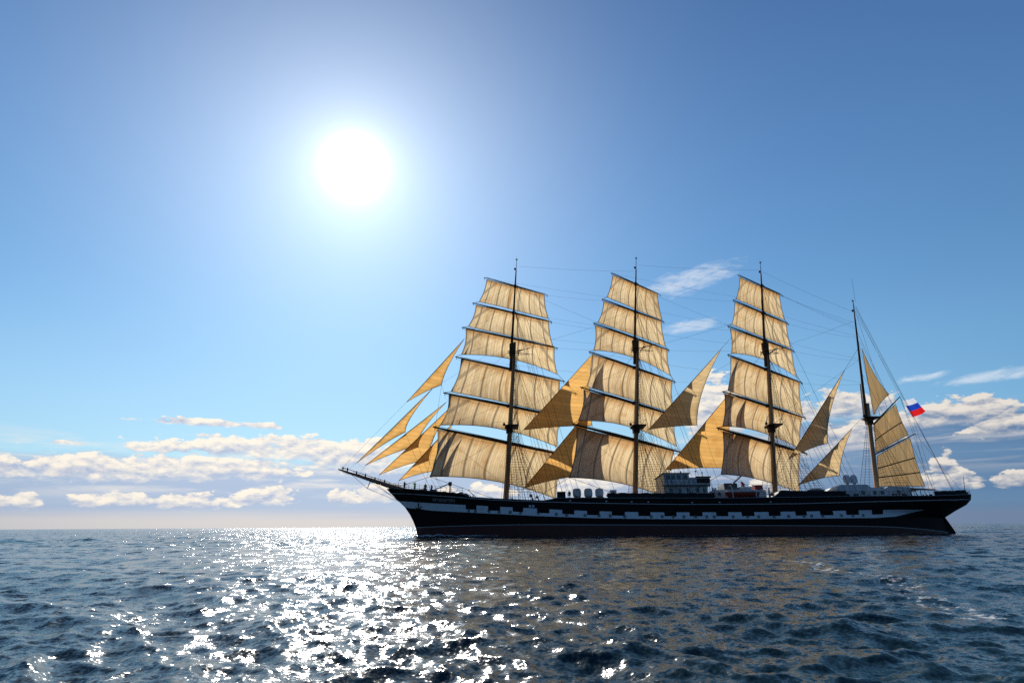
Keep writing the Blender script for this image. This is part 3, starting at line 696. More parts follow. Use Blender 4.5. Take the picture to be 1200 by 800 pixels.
def rail(x, sg, z=None): z = fTOP(x); return Vector((x, sg*(half(x, z)+.12), z))
for m in MASTS:
    mast = MASTS[m]; lo, hi = DATA['levels'][m]; xm = axis(m, 6).x; top = DATA['masts'][m][1][2]
    big = m != 'jig'
    for sg in (1, -1):
        mb = MB(); n = 7 if big else 4
        tops = [axis(m, lo-.5)+Vector((.2-.16*i, sg*.42, 0)) for i in range(n)]
        bots = [rail(xm+.2-1.15*i, sg) for i in range(n)]
        for a, b in zip(tops, bots):
            mb.rope(a, b, .042); mb.tube([b+Vector((0, 0, -.1)), b.lerp(a, .07)], [.06, .06], 'dark', 5)
        z = 6.9
        while z < lo-2.2:
            P = [b.lerp(a, (z-b.z)/(a.z-b.z)) for a, b in zip(tops, bots)]
            mb.tube(P, .026, 'rope', 3, False); z += .48
        if big:                                                                   # topmast shrouds
            t2 = [axis(m, hi-.4)+Vector((-.15*i, sg*.32, 0)) for i in range(4)]; b2 = [axis(m, lo)+Vector((.2-.55*i, sg*1.85, .1)) for i in range(4)]
            for a, b in zip(t2, b2): mb.rope(a, b, .028)
            z = lo+1
            while z < hi-2: mb.tube([b.lerp(a, (z-b.z)/(a.z-b.z)) for a, b in zip(t2, b2)], .016, 'rope', 3, False); z += .6
            t3 = [axis(m, 50)+Vector((.4-.15*i, sg*.15, 0)) for i in range(2)]; b3 = [axis(m, hi)+Vector((.9-1.8*i, sg*1.65, 0)) for i in range(2)]
            for a, b in zip(t3, b3): mb.rope(a, b, .022)
        mb.build('shrouds', mast)
        mb = MB()
        if big:
            for k, (zt, off) in enumerate(((hi-.5, 8.0), (hi-.5, 9.0), (hi+.5, 10.0), (44.5, 11.0), (44.6, 11.9), (50.5, 12.8))): mb.rope(axis(m, zt)+Vector((.3, sg*.2, 0)), rail(xm-off, sg), .03)
            for k, off in enumerate((2.0, 3.0, 4.2, 5.2, 6.4)): mb.rope(axis(m, 30-k*2.2)+Vector((-.4, sg*.3, 0)), rail(xm-off-.7, sg), .022)
        else:
            for zt, off in ((31, 5), (40, 7), (46.2, 11)): mb.rope(axis(m, zt)+Vector((.4, sg*.15, 0)), rail(xm-off, sg), .028)
        mb.build('backstays', mast)

# bowsprit with its gear
tip, b1 = Vector((54.21, 0, 12.11)), Vector((42.2, 0, 8.28))
mb = MB(); mb.tube([b1+(b1-tip)*.18, b1, b1.lerp(tip, .5), tip], [.46, .46, .36, .16], 'bronze', 14); mb.tube([tip, tip+(tip-b1)*.02], .12, 'dark', 8)
bow = mb.build('bowsprit', ship)
mb = MB(); up = Vector((0, 0, 1))
for sg in (1, -1):
    mb.tube([b1.lerp(tip, t)+Vector((0, sg*.55*(1-t*.6), .55)) for t in (.05, .4, .7, .97)], .025, 'rope', 4, False)
    for t in (.08, .22, .36, .5, .64, .78, .92): mb.tube([b1.lerp(tip, t)+Vector((0, sg*.2, .3)), b1.lerp(tip, t)+Vector((0, sg*.55*(1-t*.6), .62))], .03, 'dark', 4)
    mb.tube([b1.lerp(tip, t)+Vector((0, sg*1.3*(1-t*.7), -.3)) for t in (0, .3, .6, .95)], .02, 'rope', 3, False)
    mb.rope(tip-Vector((.4, 0, .1)), (38.6, sg*3.2, 6.6), .03); mb.rope(b1.lerp(tip, .5), (39.5, sg*2.4, 6.5), .03)
for t, h in ((.95, .45), (.88, .6), (.74, .5), (.6, .55), (.45, .45), (.3, .6)): mb.lathe([(.14, 0), (.14, h*.6), (.05, h), (0, h)], b1.lerp(tip, t)+up*.25, 'dark', 8)
mb.build('bowsprit_netting', bow)
dm = Vector((48.86, 0, 8.66)); dj = b1.lerp(tip, .51)
mb = MB(); mb.tube([dj, dm], [.10, .06], 'dark', 6)
for a, b in ((tip-Vector((2, 0, .7)), dm), (dm, Vector((43.0, 0, 6.3))), (dj+Vector((.3, 0, -.2)), Vector((43.3, 0, 6.6))), (dj, Vector((43.2, .2, 6.45)))): mb.rope(a, b, .035)
mb.build('dolphin_striker', bow)

# fore-and-aft sails and the stays that carry them
mb = MB()
for k, (name, h, t, c, f1, f2) in enumerate(DATA['tri']):
    kind = 'jib' if name == 'jib' else 'staysail'
    tri_sail(kind, h, t, c, f1*.5 if kind == 'jib' else f1, f2*1.6, 'canvas_fore' if k in (0, 1, 2, 3, 4, 5, 6, 8) else 'canvas_aft',   .075 if kind == 'jib' else .07, luff=-.05 if kind == 'jib' else -.02)
    H, T, C = Vector(h), Vector(t), Vector(c); d = (H-T).normalized()
    if kind == 'jib':
        zt = (51, 38.5, 36.5, 33.5, 21)[k]; e = axis('fore', zt); s0 = (tip-b1)
        foot = b1.lerp(tip, (.99, .90, .70, .40, .10)[k])
        mb.rope(T, foot, .02); mb.rope(H, e, .022); mb.rope(C, (38-k, 3.5, 8), .025, sag=.5)
        if k == 0: mb.rope(C, C+Vector((-1, 0, -3)), .02)
    else:
        up_m = ('main', 'main', 'miz', 'miz', 'jig', 'jig')[k-5]; dn_m = ('fore', 'fore', 'main', 'main', 'miz', 'miz')[k-5]
        e = H + d*((axis(up_m, H.z).x-H.x)/d.x); mb.rope(H, e, .03)
        g = T - d*((T.x-axis(dn_m, T.z).x)/d.x*.9) if (T.z > 12) else T-d*1.2
        mb.rope(T, g, .03); mb.rope(C, (C.x-5, -6.5, 6.3), .03)
    if abs(H.z-T.z) > 3:
        mb.rope(H+(T-H)*.0, T, .035)
for a, za, b, zb in (('fore', 55, 'main', 54), ('main', 55.5, 'miz', 54.5), ('fore', 50, 'main', 38.5), ('main', 50, 'miz', 38.5), ('main', 44.4, 'fore', 36), ('miz', 44.4, 'main', 36), ('miz', 38.5, 'main', 22), ('main', 38.5, 'fore', 22), ('jig', 43, 'miz', 36), ('jig', 34.6, 'miz', 21.5), ('miz', 54, 'jig', 44.5), ('miz', 50, 'jig', 42)):
    mb.rope(axis(a, za), axis(b, zb), .018, sag=.3)
mb.build('stays', ship)
mb = MB()
for m, nxt in (('fore', 'main'), ('main', 'miz'), ('miz', 'jig')):               # braces from the arms to the mast abaft
    for i in range(6):
        A, B = YARDENDS[m, i]
        z = (47, 40, 36.5, 30, 21, 19)[i] if nxt != 'jig' else (41, 39, 34, 29, 21, 19)[i]
        e = axis(nxt, z)
        for q, p in ((1, A), (-1, B)):
            if i == 5: mb.rope(p, rail(p.x-16 if q > 0 else p.x-8, q), .022, sag=.3)
            else: mb.rope(p, e+Vector((.3, q*.3, 0)), .015, sag=.35)
mb.build('braces', ship)

# jigger: gaffs, spankers, gaff topsail, boom
J = DATA['jig']; mast = MASTS['jig']
for key in ('gaff_u', 'gaff_l', 'boom'):
    a, b = (Vector(p) for p in J[key]); r = .22 if key == 'boom' else .15
    mb = MB(); mb.tube([a, a.lerp(b, .4), b], [r*.9, r, r*.55], 'spar', 10); mb.build('boom' if key == 'boom' else 'gaff', mast)
def quad_sail(p0, p1, p2, p3, name, bands):                                     # throat, peak, clew, tack
    p0, p1, p2, p3 = (Vector(p) for p in (p0, p1, p2, p3)); N = 20; rows = []; uv = []; ac = []
    n = (p1-p0).cross(p3-p0).normalized(); n = -n if n.y > 0 else n
    for i in range(N+1):
        t = i/N; r = []; u = []; a = []
        for j in range(N+1):
            s = j/N; p = p0.lerp(p1, s).lerp(p3.lerp(p2, s), t)
            p += n*.55*(4*s*(1-s))**.8*math.sin(math.pi*(.12+.8*t)); p += (p0-p1).normalized()*.28*math.sin(math.pi*t)*s**2
            r.append(tuple(p)); u.append((p.x+.18*p.z, p.z)); a.append((.5+.4*s, .5))
        rows.append(r); uv.append(u); ac.append(a)
    o = sail_mesh(rows, name, 'canvas_mizzen', uv, ac)
    mb = MB()
    for t in bands:
        k = int(t*N)
        mb.grid([[tuple(Vector(q)+Vector((0, .05, 0))) for q in rows[k]], [tuple(Vector(q)+Vector((0, .05, -.22))) for q in rows[k]]], 'spar')
    if bands: mb.build('reef_band', o)
    return o, rows
quad_sail(*J['sp_u'], 'spanker_sail', (.55,)); _, lrows = quad_sail(*J['sp_l'], 'spanker_sail', (.42, .74))
h, c, t = J['topsail']; tri_sail('gaff_topsail', h, t, c, .10, .16, 'canvas_mizzen', .03, seam_h=False)
mb = MB()
pk = Vector(J['gaff_u'][1]); pl = Vector(J['gaff_l'][1]); be = Vector(J['boom'][1])
mb.rope(axis('jig', 45), pk, .022); mb.rope(axis('jig', 38), pk.lerp(Vector(J['gaff_u'][0]), .3), .025); mb.rope(pk, (be.x+.5, be.y, be.z), .03); mb.rope(pk, pl, .03); mb.rope(pl, be+Vector((1.2, 0, 0)), .03); mb.rope(be, (be.x-2, -1, 7), .03); mb.rope(pl, (-61, 2.0, 7), .025)
mb.rope(axis('jig', 46), (-60.5, .5, 7.2), .025); mb.rope(axis('jig', 44), (-61.5, -.5, 7.2), .025)
mb.build('running_rigging', mast)

# ------------------------------------------------------------------ on deck
def railing(x0, x1, h, n, sg=1, inset=.12, canvas=0):
    mb = MB(); xs = np.linspace(x0, x1, n)
    P = [Vector((x, sg*(half(x, fTOP(x))-inset), fTOP(x))) for x in xs]
    for p in P: mb.tube([p, p+Vector((0, 0, h))], .03, 'dark', 4)
    for q in (1, .66, .33): mb.tube([p+Vector((0, 0, h*q)) for p in P], .024, 'dark', 4, False)
    if canvas: mb.grid([[p+Vector((0, 0, .02)) for p in P], [p+Vector((0, 0, h*canvas+.05*math.sin(i*2.3)+.03*math.sin(i*5.1))) for i, p in enumerate(P)]], 'netting'); mb.grid([[p+Vector((0, -.10*sg, .02)) for p in P], [p+Vector((0, -.10*sg, h*canvas+.05*math.sin(i*2.3))) for i, p in enumerate(P)]], 'netting')
    mb.build('railing', ship)
for sg in (1, -1):
    railing(44.0, 31.2, 1.0, 14, sg)
    railing(6.0, -12.8, .95, 26, sg, canvas=.93); railing(-12.8, -23.5, .95, 12, sg); railing(-24.5, -36.2, 1.0, 26, sg, canvas=.95)
    railing(-36.2, -52.6, .95, 20, sg); railing(-52.8, -60.6, .85, 14, sg, canvas=.95); railing(-60.6, -63.0, .7, 4, sg)
# forecastle gear
mb = MB(); zd = deckz(35)
mb.tube([(38.5, -1.3, deckz(38.5)+.6), (38.5, 1.3, deckz(38.5)+.6)], .5, 'dark', 14); mb.box((37.8, -1.6, deckz(38)-.1), (39.2, -1.3, deckz(38)+1.0), 'dark', .1); mb.box((37.8, 1.3, deckz(38)-.1), (39.2, 1.6, deckz(38)+1.0), 'dark', .1)
mb.build('windlass', ship)
mb = MB()
for x, y in ((36.8, 3.2), (36.2, 3.2), (35.2, 2.2), (34.6, 3.0), (33.0, 3.5), (31.6, 3.6)): mb.lathe([(.24, -.2), (.24, .5), (.34, .55), (.34, .72), (0, .74)], (x, y, deckz(x)), 'dark', 12)
mb.build('bollards', ship)
mb = MB(); x = 33.7; zb = deckz(x)
mb.tube([(x, 1, zb), (x, 1, zb+2.6)], [.16, .11], 'dark', 10); mb.box((x-.3, .75, zb+2.2), (x+.3, 1.25, zb+2.9), 'dark', .08); mb.tube([(x, 1, zb+2.6), (x+4.8, 1.4, zb+.7)], [.09, .06], 'dark', 8); mb.rope((x, 1, zb+2.7), (x+4.6, 1.4, zb+.8), .02)
mb.build('deck_crane', ship)
def rounded(mb, c, s, m, e=3.0, n=20, k=9, flat=.0):
    rows = []
    for j in range(k+1):
        ph = -math.pi/2*flat + (math.pi/2+math.pi/2*flat)*j/k
        cz, sz = abs(math.cos(ph))**(2/e), math.copysign(abs(math.sin(ph))**(2/e), math.sin(ph))
        rows.append([(c[0]+s[0]*cz*math.copysign(abs(math.cos(a))**(2/e), math.cos(a)), c[1]+s[1]*cz*math.copysign(abs(math.sin(a))**(2/e), math.sin(a)), c[2]+s[2]*sz) for a in (2*math.pi*i/n for i in range(n))])
    mb.grid(rows, m, True)
mb = MB(); rounded(mb, (31.9, 1, deckz(32)-.05), (1.15, 1.1, 1.35), 'grey', 2.4); rounded(mb, (30.9, 2.6, deckz(31)-.05), (.9, .9, 1.0), 'netting', 2.2); mb.build('covered_winch', ship)
mb = MB()
for y in (2.5, -2.5):
    a = Vector((30.4, y, 6.9)); b = Vector((28.2, y, deckz(28)))
    for o in (-.3, .3): mb.tube([a+Vector((0, o, 0)), b+Vector((0, o, 0))], .04, 'dark', 5); mb.tube([a+Vector((0, o, 1)), b+Vector((0, o, 1))], .03, 'dark', 5); mb.tube([b+Vector((0, o, 0)), b+Vector((0, o, 1))], .03, 'dark', 5)
    for k in range(7): p = a.lerp(b, (k+.5)/7); mb.box((p.x-.12, p.y-.3, p.z-.02), (p.x+.12, p.y+.3, p.z+.02), 'dark')
mb.build('ladder', ship)
# house before the main mast with a sloping fore end
mb = MB(); zb = deckz(12)
prof = [(18.2, zb), (18.0, 5.55), (14.6, 6.15), (6.2, 6.25), (6.2, zb)]
mb.grid([[(x, 4.6, z) for x, z in prof], [(x, -4.6, z) for x, z in prof]], 'grey', True); mb.face([(x, 4.6, z) for x, z in prof], 'netting'); mb.face([(x, -4.6, z) for x, z in prof][::-1], 'netting')
mb.build('deckhouse', ship)
mb = MB()
for x, y, r, h in ((18.9, 4.2, .28, 1.3), (17.8, 4.4, .22, 1.0), (5.0, 3.5, .3, 1.4), (3.9, 4.0, .25, 1.2), (-1.6, 4.2, .25, 1.4), (-2.8, 4.2, .25, 1.2), (-24.6, 4.0, .3, 1.4), (-33.8, 3.0, .25, 1.5)):
    z = max(deckz(x), 5.2); mb.tube([(x, y, z), (x, y, z+h*.7), (x+.12, y+.05, z+h), (x+.45, y+.2, z+h+.1)], [r*.6, r*.6, r*.8, r*1.1], 'grey', 10)
mb.build('ventilators', ship)
# spare spars and pin rails about the masts
for m in ('fore', 'main', 'miz'):
    p = axis(m, 6); mb = MB()
    for sg in (-1, 1):
        mb.tube([(p.x-.9, sg*1.5, deckz(p.x)), (p.x-.9, sg*1.5, deckz(p.x)+1.3)], .09, 'mast', 6); mb.tube([(p.x+.9, sg*1.5, deckz(p.x)), (p.x+.9, sg*1.5, deckz(p.x)+1.3)], .09, 'mast', 6); mb.tube([(p.x-1.1, sg*1.5, deckz(p.x)+1.2), (p.x+1.1, sg*1.5, deckz(p.x)+1.2)], .1, 'mast', 6)
        for q in range(6): x = p.x-.9+.36*q; mb.rope((x, sg*1.5, deckz(p.x)+1.2), axis(m, 17+q)+Vector((.3, sg*.5, 0)), .022)
    mb.build('pin_rail', ship)
# bridge
mb = MB(); zd = deckz(-9)
mb.box((-12.9, -3.5, zd), (-4.95, 3.5, 8.40), 'house', .08); house = mb.build('bridge_house', ship, angle=30)
mb = MB(); mb.box((-9.9, -3.2, 8.40), (-5.2, 3.0, 10.62), 'house', .1); mb.box((-10.1, -3.4, 10.62), (-5.0, 3.2, 10.76), 'grey', .04); mb.build('wheelhouse', house, angle=30)
mb = MB(); mb.box((-13.7, -3.0, 8.40), (-9.93, 2.9, 9.95), 'house', .08); mb.box((-13.95, -3.2, 9.95), (-11.2, 3.1, 10.12), 'dark', .04); mb.build('chart_room', house, angle=30)
def window(x0, x1, y, z0, z1, parent, frame='grey'):
    mb = MB(); f = .07
    for a, b, c, d in ((x0, x1, z0, z0+f), (x0, x1, z1-f, z1), (x0, x0+f, z0+f, z1-f), (x1-f, x1, z0+f, z1-f)): mb.box((a, y, c), (b, y+.05, d), frame)
    mb.box((x0+f, y, z0+f), (x1-f, y+.02, z1-f), 'glass'); mb.build('window', parent)
for x0, x1 in ((-9.5, -8.75), (-8.3, -7.6), (-7.3, -6.6), (-6.4, -5.6)): window(x0, x1, 3.005, 9.65, 10.35, house)
for k in range(4): window(-13.55+k*.58, -13.55+k*.58+.54, 2.905, 8.95, 9.75, house, 'dark')
for x in (-6.2, -7.8, -9.4, -11.0, -12.3): window(x-.3, x+.3, 3.505, 7.2, 7.85, house)
mb = MB()
for a, b, y, z in ((-13.2, -4.6, 4.4, 8.40), ):
    mb.box((a, 3.5, z-.12), (b, y, z), 'grey', .03)
    for x in np.linspace(a, b, 12): mb.tube([(x, y-.05, z), (x, y-.05, z+.95)], .025, 'dark', 4)
    for q in (.95, .5): mb.tube([(a, y-.05, z+q), (b, y-.05, z+q)], .022, 'dark', 4)
    for x in np.linspace(a+.2, b-.2, 5): mb.tube([(x, y-.1, z-.1), (x, y-.1, zd)], .05, 'dark', 5)
mb.build('bridge_wing', house)
mb = MB()
for x, h in ((-7.4, 1.4), (-9.2, 1.0), (-12.0, 1.1), (-13.2, .8), (-10.6, 1.9)): mb.tube([(x, .5, 9.9), (x, .5, 10.4+h)], .04, 'dark', 5); mb.lathe([(.14, 0), (.14, .22), (0, .25)], (x, .5, 10.3+h), 'dark', 8)
mb.build('mast_aerials', house)
# after midship house
mb = MB(); mb.box((-23.9, -2.6, deckz(-20)), (-14.2, 2.6, 7.75), 'house', .08); h2 = mb.build('deckhouse', ship, angle=30)
mb = MB(); mb.box((-19.0, -1.6, 7.75), (-16.5, 2.0, 9.05), 'grey', .12); mb.box((-23.7, -1.6, 7.75), (-22.2, 2.0, 8.7), 'orange', .15); mb.box((-21.5, -2.2, 7.75), (-19.2, 2.2, 8.35), 'house', .1); mb.build('deck_locker', h2)
for x in (-18.4, -17.2): window(x-.45, x+.45, 2.005, 8.35, 8.85, h2, 'dark')
for x in (-15.2, -16.6, -18.0, -19.4, -20.8, -22.2): window(x-.3, x+.3, 2.605, 6.7, 7.3, h2)
mb = MB(); mb.tube([(-16.7, 2, 7.7), (-20.6, 2.2, 10.87)], [.16, .09], 'grey', 8); mb.tube([(-16.7, 2, deckz(-17)), (-16.7, 2, 7.9)], .2, 'grey', 10); mb.rope((-16.7, 2, 8.0), (-20.5, 2.2, 10.8), .02, sag=-.15)
mb.build('boat_derrick', ship)
mb = MB()
for x in (-13.9, -14.4, -24.2): mb.box((x-.15, 3, deckz(x)), (x+.15, 3.3, 8.0), 'house', .04)
for x in np.linspace(-24, -14, 9): mb.tube([(x, 2.4, 7.75), (x, 2.4, 8.7)], .022, 'dark', 4)
mb.tube([(-24, 2.4, 8.7), (-14, 2.4, 8.7)], .022, 'dark', 4); mb.build('house_rail', h2)
# mizzen gear and poop house
mb = MB(); zb = deckz(-28)
prof = [(-24.4, zb), (-24.6, 6.4), (-26.0, 7.35), (-28.5, 7.2), (-36.3, 7.15), (-36.3, zb)]
mb.grid([[(x, 4.4, z) for x, z in prof], [(x, -4.4, z) for x, z in prof]], 'grey', True); mb.face([(x, 4.4, z) for x, z in prof], 'netting'); mb.face([(x, -4.4, z) for x, z in prof][::-1], 'netting'); mb.build('deckhouse', ship)
mb = MB(); zb = deckz(-44)
prof = [(-36.7, zb), (-36.7, 7.7), (-37.7, 8.5), (-42.6, 8.55), (-43.4, 8.0), (-45.9, 7.85), (-46.6, 8.15), (-50.6, 8.05), (-50.7, zb)]
mb.grid([[(x, 3.0, z) for x, z in prof], [(x, -3.0, z) for x, z in prof]], 'house', True)
for sg in (1, -1): mb.face([(x, sg*3.0, z) for x, z in prof][::sg], 'house')
ph = mb.build('poop_house', ship, angle=25)
for x in (-38.6, -40.2, -47.4, -49.2):
    mb = MB(); mb.box((x-.42, 3.0, zb+.1), (x+.42, 3.05, zb+2.0), 'dark', .02); mb.build('door', ph)
for x in (-37.4, -41.6, -43.8, -45.2, -48.3): window(x-.3, x+.3, 3.005, 6.75, 7.35, ph)
mb = MB()
for x in np.linspace(-46.4, -50.5, 6): mb.tube([(x, 2.8, 8.1), (x, 2.8, 8.95)], .022, 'dark', 4)
mb.tube([(-46.4, 2.8, 8.95), (-50.5, 2.8, 8.95)], .022, 'dark', 4); mb.box((-52.3, -2, 7.5), (-50.8, 3.4, 7.62), 'grey')
for x in (-50.9, -52.2): mb.tube([(x, 3.3, 7.5), (x, 3.3, zb)], .05, 'house', 5)
mb.build('house_rail', ph)
me_r = None
for x in (-40.2, -41.55):
    if me_r is None:
        mb = MB(); mb.lathe([(.25, -.5), (.25, 0), (.58, .02), (.62, .3), (.62, 1.0), (.52, 1.35), (.3, 1.55), (.05, 1.62)], (0, 0, 0), 'white', 22); o = mb.build('radome', ph); me_r = o.data
    else: o = bpy.data.objects.new('radome', me_r); col.objects.link(o); o.parent = ph
    o.location = (x, 1.0, 9.05)
# stern
mb = MB(); mb.tube([(-62.7, 0, 6.4), (-63.5, 0, 10.6)], [.07, .04], 'dark', 6); mb.build('ensign_staff', ship)
mb = MB()
for x, y in ((-61.6, 1.5), (-62.3, 1.2), (-54, 3.2), (-55.5, 3.0)): mb.lathe([(.25, -.6), (.25, .7), (.33, .8), (0, .85)], (x, y, fTOP(x)-.2), 'dark', 10)
mb.build('bollards', ship)
mb = MB(); mb.lathe([(.5, 0), (.5, .12), (.12, .2), (.12, 1.1)], (-55.2, 0, deckz(-55)), 'dark', 12)
for k in range(8): a = math.pi*k/4; mb.tube([(-55.6, .15*math.sin(a), deckz(-55)+1.3+.15*math.cos(a)), (-55.6, .95*math.sin(a), deckz(-55)+1.3+.95*math.cos(a))], .04, 'mast', 5)
mb.tube([(-55.6, .8*math.sin(math.pi*k/8), deckz(-55)+1.3+.8*math.cos(math.pi*k/8)) for k in range(17)], .05, 'mast', 5, False); mb.build('steering_wheel', ship)

# ------------------------------------------------------------------ things carried aboard
def place(o, p, rz=0):
    o.matrix_world = Matrix.Translation(world(p)) @ SHIP.to_3x3().to_4x4() @ Matrix.Rotation(rz, 4, 'Z')
def empty(name, p, rz=0):
    o = bpy.data.objects.new(name, None); col.objects.link(o); place(o, p, rz); return o
# ensign at the peak halyard
f0, f1, f2, f3 = (Vector(p) for p in J['flag'])
mb = MB(); N, K = 18, 12; n = (f1-f0).cross(f3-f0).normalized(); rows = []
for i in range(K+1):
    t = i/K; rows.append([f0.lerp(f1, s).lerp(f3.lerp(f2, s), t) + n*(.22*s*math.sin(7*s+1.2*t)+.10*math.sin(11*s-2*t)*s) - Vector((0, 0, .25))*math.sin(math.pi*s)*.5 for s in (j/N for j in range(N+1))])
for (m, c) in (('flag_white', (.60, .62, .68)), ('flag_blue', (.012, .05, .40)), ('flag_red', (.60, .015, .017))):
    mm = bpy.data.materials.new(m); mm.use_nodes = True; nt = mm.node_tree; nt.nodes.clear()
    o_ = nt.nodes.new('ShaderNodeOutputMaterial'); a = nt.nodes.new('ShaderNodeBsdfDiffuse'); b = nt.nodes.new('ShaderNodeBsdfTranslucent'); x = nt.nodes.new('ShaderNodeMixShader')
    a.inputs[0].default_value = b.inputs[0].default_value = (*c, 1); x.inputs[0].default_value = .5
    nt.links.new(a.outputs[0], x.inputs[1]); nt.links.new(b.outputs[0], x.inputs[2]); nt.links.new(x.outputs[0], o_.inputs[0]); M[m] = mm
inv = f0.copy()
rows = [[p-inv for p in r] for r in rows]
for k, m in enumerate(('flag_white', 'flag_blue', 'flag_red')): mb.grid(rows[k*4:k*4+5], m)
fl = mb.build('ensign', None, angle=70); place(fl, inv); tag(fl, 'white blue and red tricolour ensign streaming from the aftermost gaff', 'flag')
mb = MB(); mb.rope(pk-f0, (0, 0, 0), .022); mb.rope((0, 0, 0), f3-f0, .022); mb.rope(f3-f0, be+Vector((0, 0, 0))-f0, .022); mb.build('halyard', fl)

def lifeboat(p, L, B, H, hullm, topm, label):
    r = empty('lifeboat', p); tag(r, label, 'lifeboat')
    mb = MB(); N = 18; rows = []
    for k, (zz, q) in enumerate(((0, .12), (.12, .5), (.35, .82), (.65, .96), (1, 1))):
        rows.append([((-.5+i/N)*L*(.86+.14*zz), B*.5*q*(1-abs(2*i/N-1)**2.6), H*(zz+.16*abs(2*i/N-1)**3)) for i in range(N+1)])
    mb.grid([q[::-1] for q in rows], hullm); mb.grid([[(x, -y, z) for x, y, z in q] for q in rows], hullm); mb.build('hull', r)
    mb = MB(); rr = []
    for k in range(7):
        a = math.pi*k/6; rr.append([((-.5+i/N)*L*.97, math.cos(a)*B*.47*(1-abs(2*i/N-1)**2.6), H*(1+.16*abs(2*i/N-1)**3)+math.sin(a)*H*.55*(1-abs(2*i/N-1)**3)) for i in range(N+1)])
    mb.grid(rr, topm); mb.build('canopy', r)
    mb = MB(); mb.tube([((-.5+i/N)*L, B*.5*(1-abs(2*i/N-1)**2.6)+.02, H*(1+.16*abs(2*i/N-1)**3)) for i in range(N+1)], .05, 'line', 5, False); mb.build('gunwale', r)
    return r
lifeboat((-18.6, 4.9, 5.9), 6.4, 2.2, .95, 'orange', 'canopy', 'long red lifeboat with a grey cover stowed outboard of the white midship deckhouse')
lifeboat((-33.0, 3.0, 6.75), 3.2, 2.0, .7, 'grey', 'canopy', 'small boat under a grey green cover abaft the third mast')
mb = MB()
for x in (-16.4, -20.6):
    mb.tube([(x, 5.9, deckz(x)), (x, 6.1, 7.3), (x, 5.5, 8.0), (x, 4.9, 8.1)], .10, 'house', 8); mb.rope((x, 4.9, 8.1), (x, 4.9, 7.2), .03); mb.box((x-.2, 4.2, deckz(x)), (x+.2, 5.6, 6.05), 'dark', .04)
mb.build('davit', ship)
drums = [(10.8, 3.0, .76, 1.5, 'white life raft drum foremost of the row on the forward house'), (8.75, 3.0, .72, 1.45, 'white life raft drum second in the row counting from the bow'), (6.75, 3.0, .74, 1.42, 'white life raft drum aftmost of the round ones, nearest the second mast')]
me_d = me_c = None
for x, y, r, h, lab in drums:
    e = empty('life_raft_drum', (x, y, 6.22 if x > 6.3 else 6.0)); tag(e, lab, 'life raft', 'life raft drums on the forward house')
    if me_d is None:
        mb = MB(); mb.lathe([(0, .28), (.5, .28), (.66, .36), (.74, .55), (.76, .8), (.755, .83), (.755, .97), (.76, 1.0), (.74, 1.4), (.66, 1.62), (.5, 1.74), (.2, 1.78)], (0, 0, 0), 'house', 24); o = mb.build('drum', e); me_d = o.data
        mb = MB()
        for q in (-.45, .45): mb.box((q-.08, -.7, 0), (q+.08, .7, .34), 'mast', .03)
        o = mb.build('cradle', e); me_c = o.data
    else:
        for nm, d_ in (('drum', me_d), ('cradle', me_c)): o = bpy.data.objects.new(nm, d_); col.objects.link(o); o.parent = e
for nm, p, s, m, lab in (('deck_box', (13.65, 3, 6.2), (.7, .8, 1.15), 'netting', 'dark square deck box forward of the white raft drums'), ('deck_box', (4.3, 3, 5.9), (.55, .6, 1.75), 'house', 'pale upright deck box between the raft drums and second mast')):
    mb = MB(); mb.box((-s[0], -s[1], 0), (s[0], s[1], s[2]*.86), m, .06); mb.box((-s[0]-.05, -s[1]-.05, s[2]*.87), (s[0]+.05, s[1]+.05, s[2]), m, .05); mb.box((-.12, s[1], s[2]*.6), (.12, s[1]+.07, s[2]*.8), 'dark'); o = mb.build(nm, None, angle=30); place(o, p); tag(o, lab, 'deck box')

